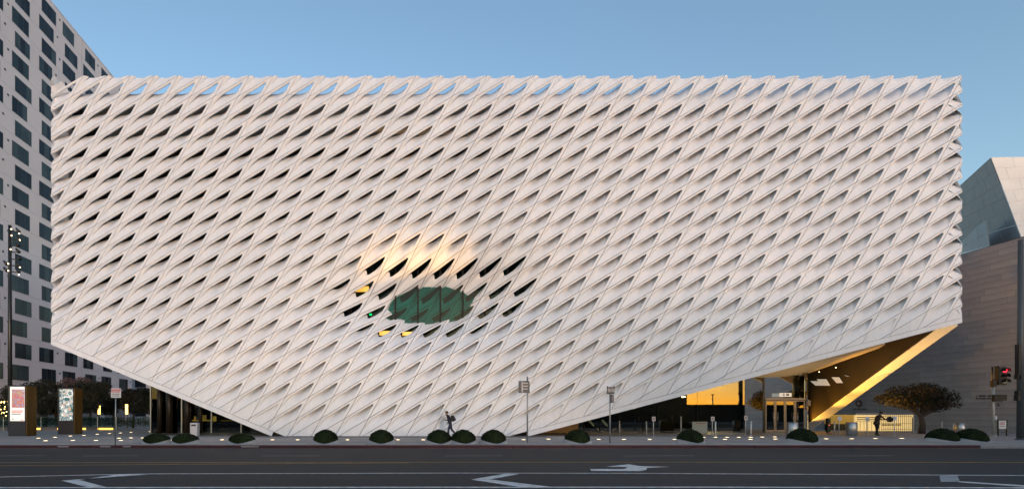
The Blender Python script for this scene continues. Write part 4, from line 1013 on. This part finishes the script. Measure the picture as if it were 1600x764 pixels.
# ------------------------------------------------------------------ people
def skin_body(name, verts, edges, radii, parent, mats, pick):
    me = bpy.data.meshes.new(name); me.from_pydata(verts, edges, []); ob = bpy.data.objects.new(name, me); COL.objects.link(ob)
    md = ob.modifiers.new('s', 'SKIN'); md.use_smooth_shade = True
    for i, r in enumerate(radii): me.skin_vertices[0].data[i].radius = r if hasattr(r, '__len__') else (r, r)
    me.skin_vertices[0].data[0].use_root = True
    ob.modifiers.new('d', 'SUBSURF').render_levels = 2; ob.modifiers['d'].levels = 2
    dg = bpy.context.evaluated_depsgraph_get(); m2 = bpy.data.meshes.new_from_object(ob.evaluated_get(dg))
    bpy.data.objects.remove(ob); m2.materials.clear()
    for m in mats: m2.materials.append(m)
    for p in m2.polygons: p.material_index = pick(p.center); p.use_smooth = True
    o = bpy.data.objects.new(name, m2); COL.objects.link(o); o.parent = parent; return o
skin_m = mat('skin', (.26, .15, .10), .6); navy = mat('navy_cloth', (.012, .016, .032), .85); jean = mat('dark_denim', (.016, .022, .045), .85); shoe = mat('pale_shoe', (.40, .40, .42), .7); hair_m = mat('dark_hair', (.02, .013, .01), .7)
def person(loc, label, J, pick, mats, sc=1.0):
    o = empty('person', loc, label, 'person'); o.scale = (sc, sc, sc)
    names = list(J); E = []
    for k in names:
        if J[k][2]: E.append((names.index(J[k][2]), names.index(k)))
    skin_body('body', [J[k][0] for k in names], E, [J[k][1] for k in names], o, mats, pick); return o
# walking to the left, leaning forward, phone hand raised
J1 = {'pelvis': ((0, 0, .92), (.15, .12), None), 'waist': ((-.05, 0, 1.08), (.17, .15), 'pelvis'), 'chest': ((-.12, 0, 1.32), (.20, .17), 'waist'), 'neck': ((-.20, 0, 1.49), .06, 'chest'), 'head0': ((-.25, 0, 1.58), (.085, .075), 'neck'), 'head1': ((-.27, 0, 1.67), (.10, .085), 'head0'), 'nose': ((-.36, 0, 1.60), .018, 'head0'), 'top': ((-.25, 0, 1.75), (.065, .06), 'head1'),
      'ls': ((-.10, -.19, 1.42), .065, 'chest'), 'le': ((-.10, -.25, 1.14), .05, 'ls'), 'lw': ((-.34, -.17, 1.16), .036, 'le'), 'lh': ((-.44, -.13, 1.19), (.04, .022), 'lw'), 'lf1': ((-.50, -.12, 1.20), .011, 'lh'), 'lf2': ((-.50, -.14, 1.215), .010, 'lh'), 'lf3': ((-.495, -.155, 1.23), .009, 'lh'), 'lt': ((-.46, -.09, 1.22), .011, 'lh'),
      'rs': ((-.10, .19, 1.42), .065, 'chest'), 're': ((-.02, .25, 1.14), .05, 'rs'), 'rw': ((-.16, .24, .95), .036, 're'), 'rh': ((-.20, .23, .87), (.022, .04), 'rw'), 'rf1': ((-.22, .22, .80), .012, 'rh'), 'rt': ((-.235, .22, .85), .011, 'rh'),
      'lhip': ((0, -.09, .86), .11, 'pelvis'), 'lk': ((-.14, -.09, .50), .085, 'lhip'), 'la': ((-.12, -.09, .10), .052, 'lk'), 'lheel': ((-.08, -.09, .05), .045, 'la'), 'ltoe': ((-.29, -.09, .035), .035, 'lheel'),
      'rhip': ((.01, .09, .86), .11, 'pelvis'), 'rk': ((.10, .09, .50), .085, 'rhip'), 'ra': ((.40, .09, .20), .052, 'rk'), 'rheel': ((.46, .09, .19), .04, 'ra'), 'rtoe': ((.34, .09, .03), .033, 'rheel')}
def pick1(c):
    if c.z > 1.53: return 1
    if c.x < -.37 and c.z > 1.1: return 1
    if c.z < .88 and c.x < -.17 and c.y > .15: return 1
    if c.z < .075 or (c.x > .33 and c.z < .22): return 3
    return 0 if c.z > .90 else 2
g1 = Vector(((703.5 - CX) / F * 36.6, 36.6, .15))
p1 = person(g1, 'person in dark clothes walking left past the facade, looking at a phone', J1, pick1, [navy, skin_m, jean, shoe])
MB().lathe((-.245, 0, 1.63), [(.09, 0), (.112, .05), (.10, .11), (.05, .145)], 14).build('hair', hair_m, p1)
MB().tube([(-.105, -.17, 1.50), (-.16, -.16, 1.36), (-.10, -.15, 1.20)], .02, 6).tube([(-.105, .17, 1.50), (-.16, .16, 1.36), (-.10, .15, 1.20)], .02, 6).build('strap', mat('pack_black', (.008, .008, .01), .8), p1)
MB().box(-.13, .05, -.135, -.12, .93, 1.02).build('shirt_tail', mat('shirt_pale', (.38, .40, .45), .8), p1)
o = empty('backpack', g1 + Vector((.16, 0, 1.05)), 'black backpack worn by the walking person', 'backpack')
bp = MB(); prof = [(0, .02), (.12, .0), (.22, .08), (.25, .22), (.20, .36), (.08, .44), (-.03, .42), (-.04, .10)]
n = len(prof); v = []
for yy, q in ((-.17, .86), (-.12, 1), (.12, 1), (.17, .86)): v += [((x - .1) * q + .02, yy, (z - .22) * q + .22) for x, z in prof]
f = [tuple(range(n)), tuple(range(4 * n - 1, 3 * n - 1, -1))] + [(r * n + i, r * n + n + i, r * n + n + (i + 1) % n, r * n + (i + 1) % n) for r in range(3) for i in range(n)]
bp.add(v, f).build('bag', MATS['pack_black'], o); MB().bbox(.14, .21, -.10, .10, .06, .24, .02).build('pocket', MATS['pack_black'], o)
o = empty('phone', g1 + Vector((-.49, -.13, 1.215)), 'small dark phone in the hand of the walking person', 'phone')
MB().bbox(-.04, .03, -.035, .035, .0, .012, .004).build('case', mul_m, o); MB().box(-.035, .025, -.03, .03, .0125, .014).build('screen', mat('phone_screen', (.1, .12, .14), .2), o)
# bending forward to the right, both arms out to a black bag
J2 = {'pelvis': ((-.06, 0, .92), (.16, .13), None), 'waist': ((-.03, 0, 1.10), (.15, .12), 'pelvis'), 'chest': ((.08, 0, 1.34), (.18, .14), 'waist'), 'neck': ((.19, 0, 1.49), .055, 'chest'), 'head0': ((.25, 0, 1.58), (.085, .075), 'neck'), 'head1': ((.28, 0, 1.67), (.095, .08), 'head0'), 'nose': ((.365, 0, 1.60), .018, 'head0'), 'top': ((.26, 0, 1.74), (.06, .055), 'head1'),
      'ls': ((.10, -.19, 1.42), .068, 'chest'), 'le': ((.32, -.22, 1.20), .052, 'ls'), 'lw': ((.58, -.14, 1.14), .038, 'le'), 'lh': ((.67, -.10, 1.12), (.04, .022), 'lw'), 'lf1': ((.73, -.09, 1.12), .012, 'lh'), 'lf2': ((.73, -.11, 1.105), .011, 'lh'), 'lf3': ((.72, -.125, 1.095), .010, 'lh'), 'lt': ((.69, -.06, 1.15), .012, 'lh'),
      'rs': ((.10, .19, 1.42), .068, 'chest'), 're': ((.30, .24, 1.20), .052, 'rs'), 'rw': ((.56, .16, 1.16), .038, 're'), 'rh': ((.65, .12, 1.14), (.04, .022), 'rw'), 'rf1': ((.71, .10, 1.14), .012, 'rh'), 'rt': ((.67, .08, 1.17), .012, 'rh'),
      'lhip': ((-.05, -.10, .86), .115, 'pelvis'), 'lk': ((-.10, -.11, .50), .08, 'lhip'), 'la': ((-.22, -.11, .10), .048, 'lk'), 'lheel': ((-.24, -.11, .05), .045, 'la'), 'ltoe': ((-.04, -.11, .035), .036, 'lheel'),
      'rhip': ((-.05, .10, .86), .115, 'pelvis'), 'rk': ((.06, .10, .50), .08, 'rhip'), 'ra': ((.10, .10, .10), .048, 'rk'), 'rheel': ((.08, .10, .05), .045, 'ra'), 'rtoe': ((.28, .10, .035), .036, 'rheel')}
def pick2(c):
    if c.z > 1.52 or (c.x > .42 and 1.0 < c.z < 1.3): return 1
    if c.z < .075: return 3
    return 0 if c.z > .90 else 2
coat = mat('brown_coat', (.035, .02, .014), .85); trs = mat('black_trousers', (.010, .009, .009), .85)
g2 = gpx(1371, 680)
p2 = person(g2, 'person in a dark brown jacket bending forward with arms out before the lit fence', J2, pick2, [coat, skin_m, trs, trs])
MB().lathe((.25, 0, 1.62), [(.085, 0), (.105, .05), (.095, .11), (.05, .145)], 14).build('hair', hair_m, p2)
MB().lathe((-.06, 0, .80), [(.20, 0), (.19, .12), (.17, .25)], 14).build('jacket_hem', coat, p2)
o = empty('black_bag', g2 + Vector((.90, 0, .98)), 'round black bag hanging between the bending person and a white notice', 'bag')
bm_ = MB(); vs_, fs_ = [], []; rb = random.Random(4)
MB().lathe((0, 0, 0), [(.06, 0), (.16, .05), (.21, .16), (.20, .27), (.13, .36), (.05, .40), (.03, .42)], 14).build('sack', MATS['pack_black'], o); MB().tube([(-.02, 0, .41), (-.09, 0, .30), (-.20, -.06, .17)], .012, 6).build('strap', MATS['pack_black'], o)
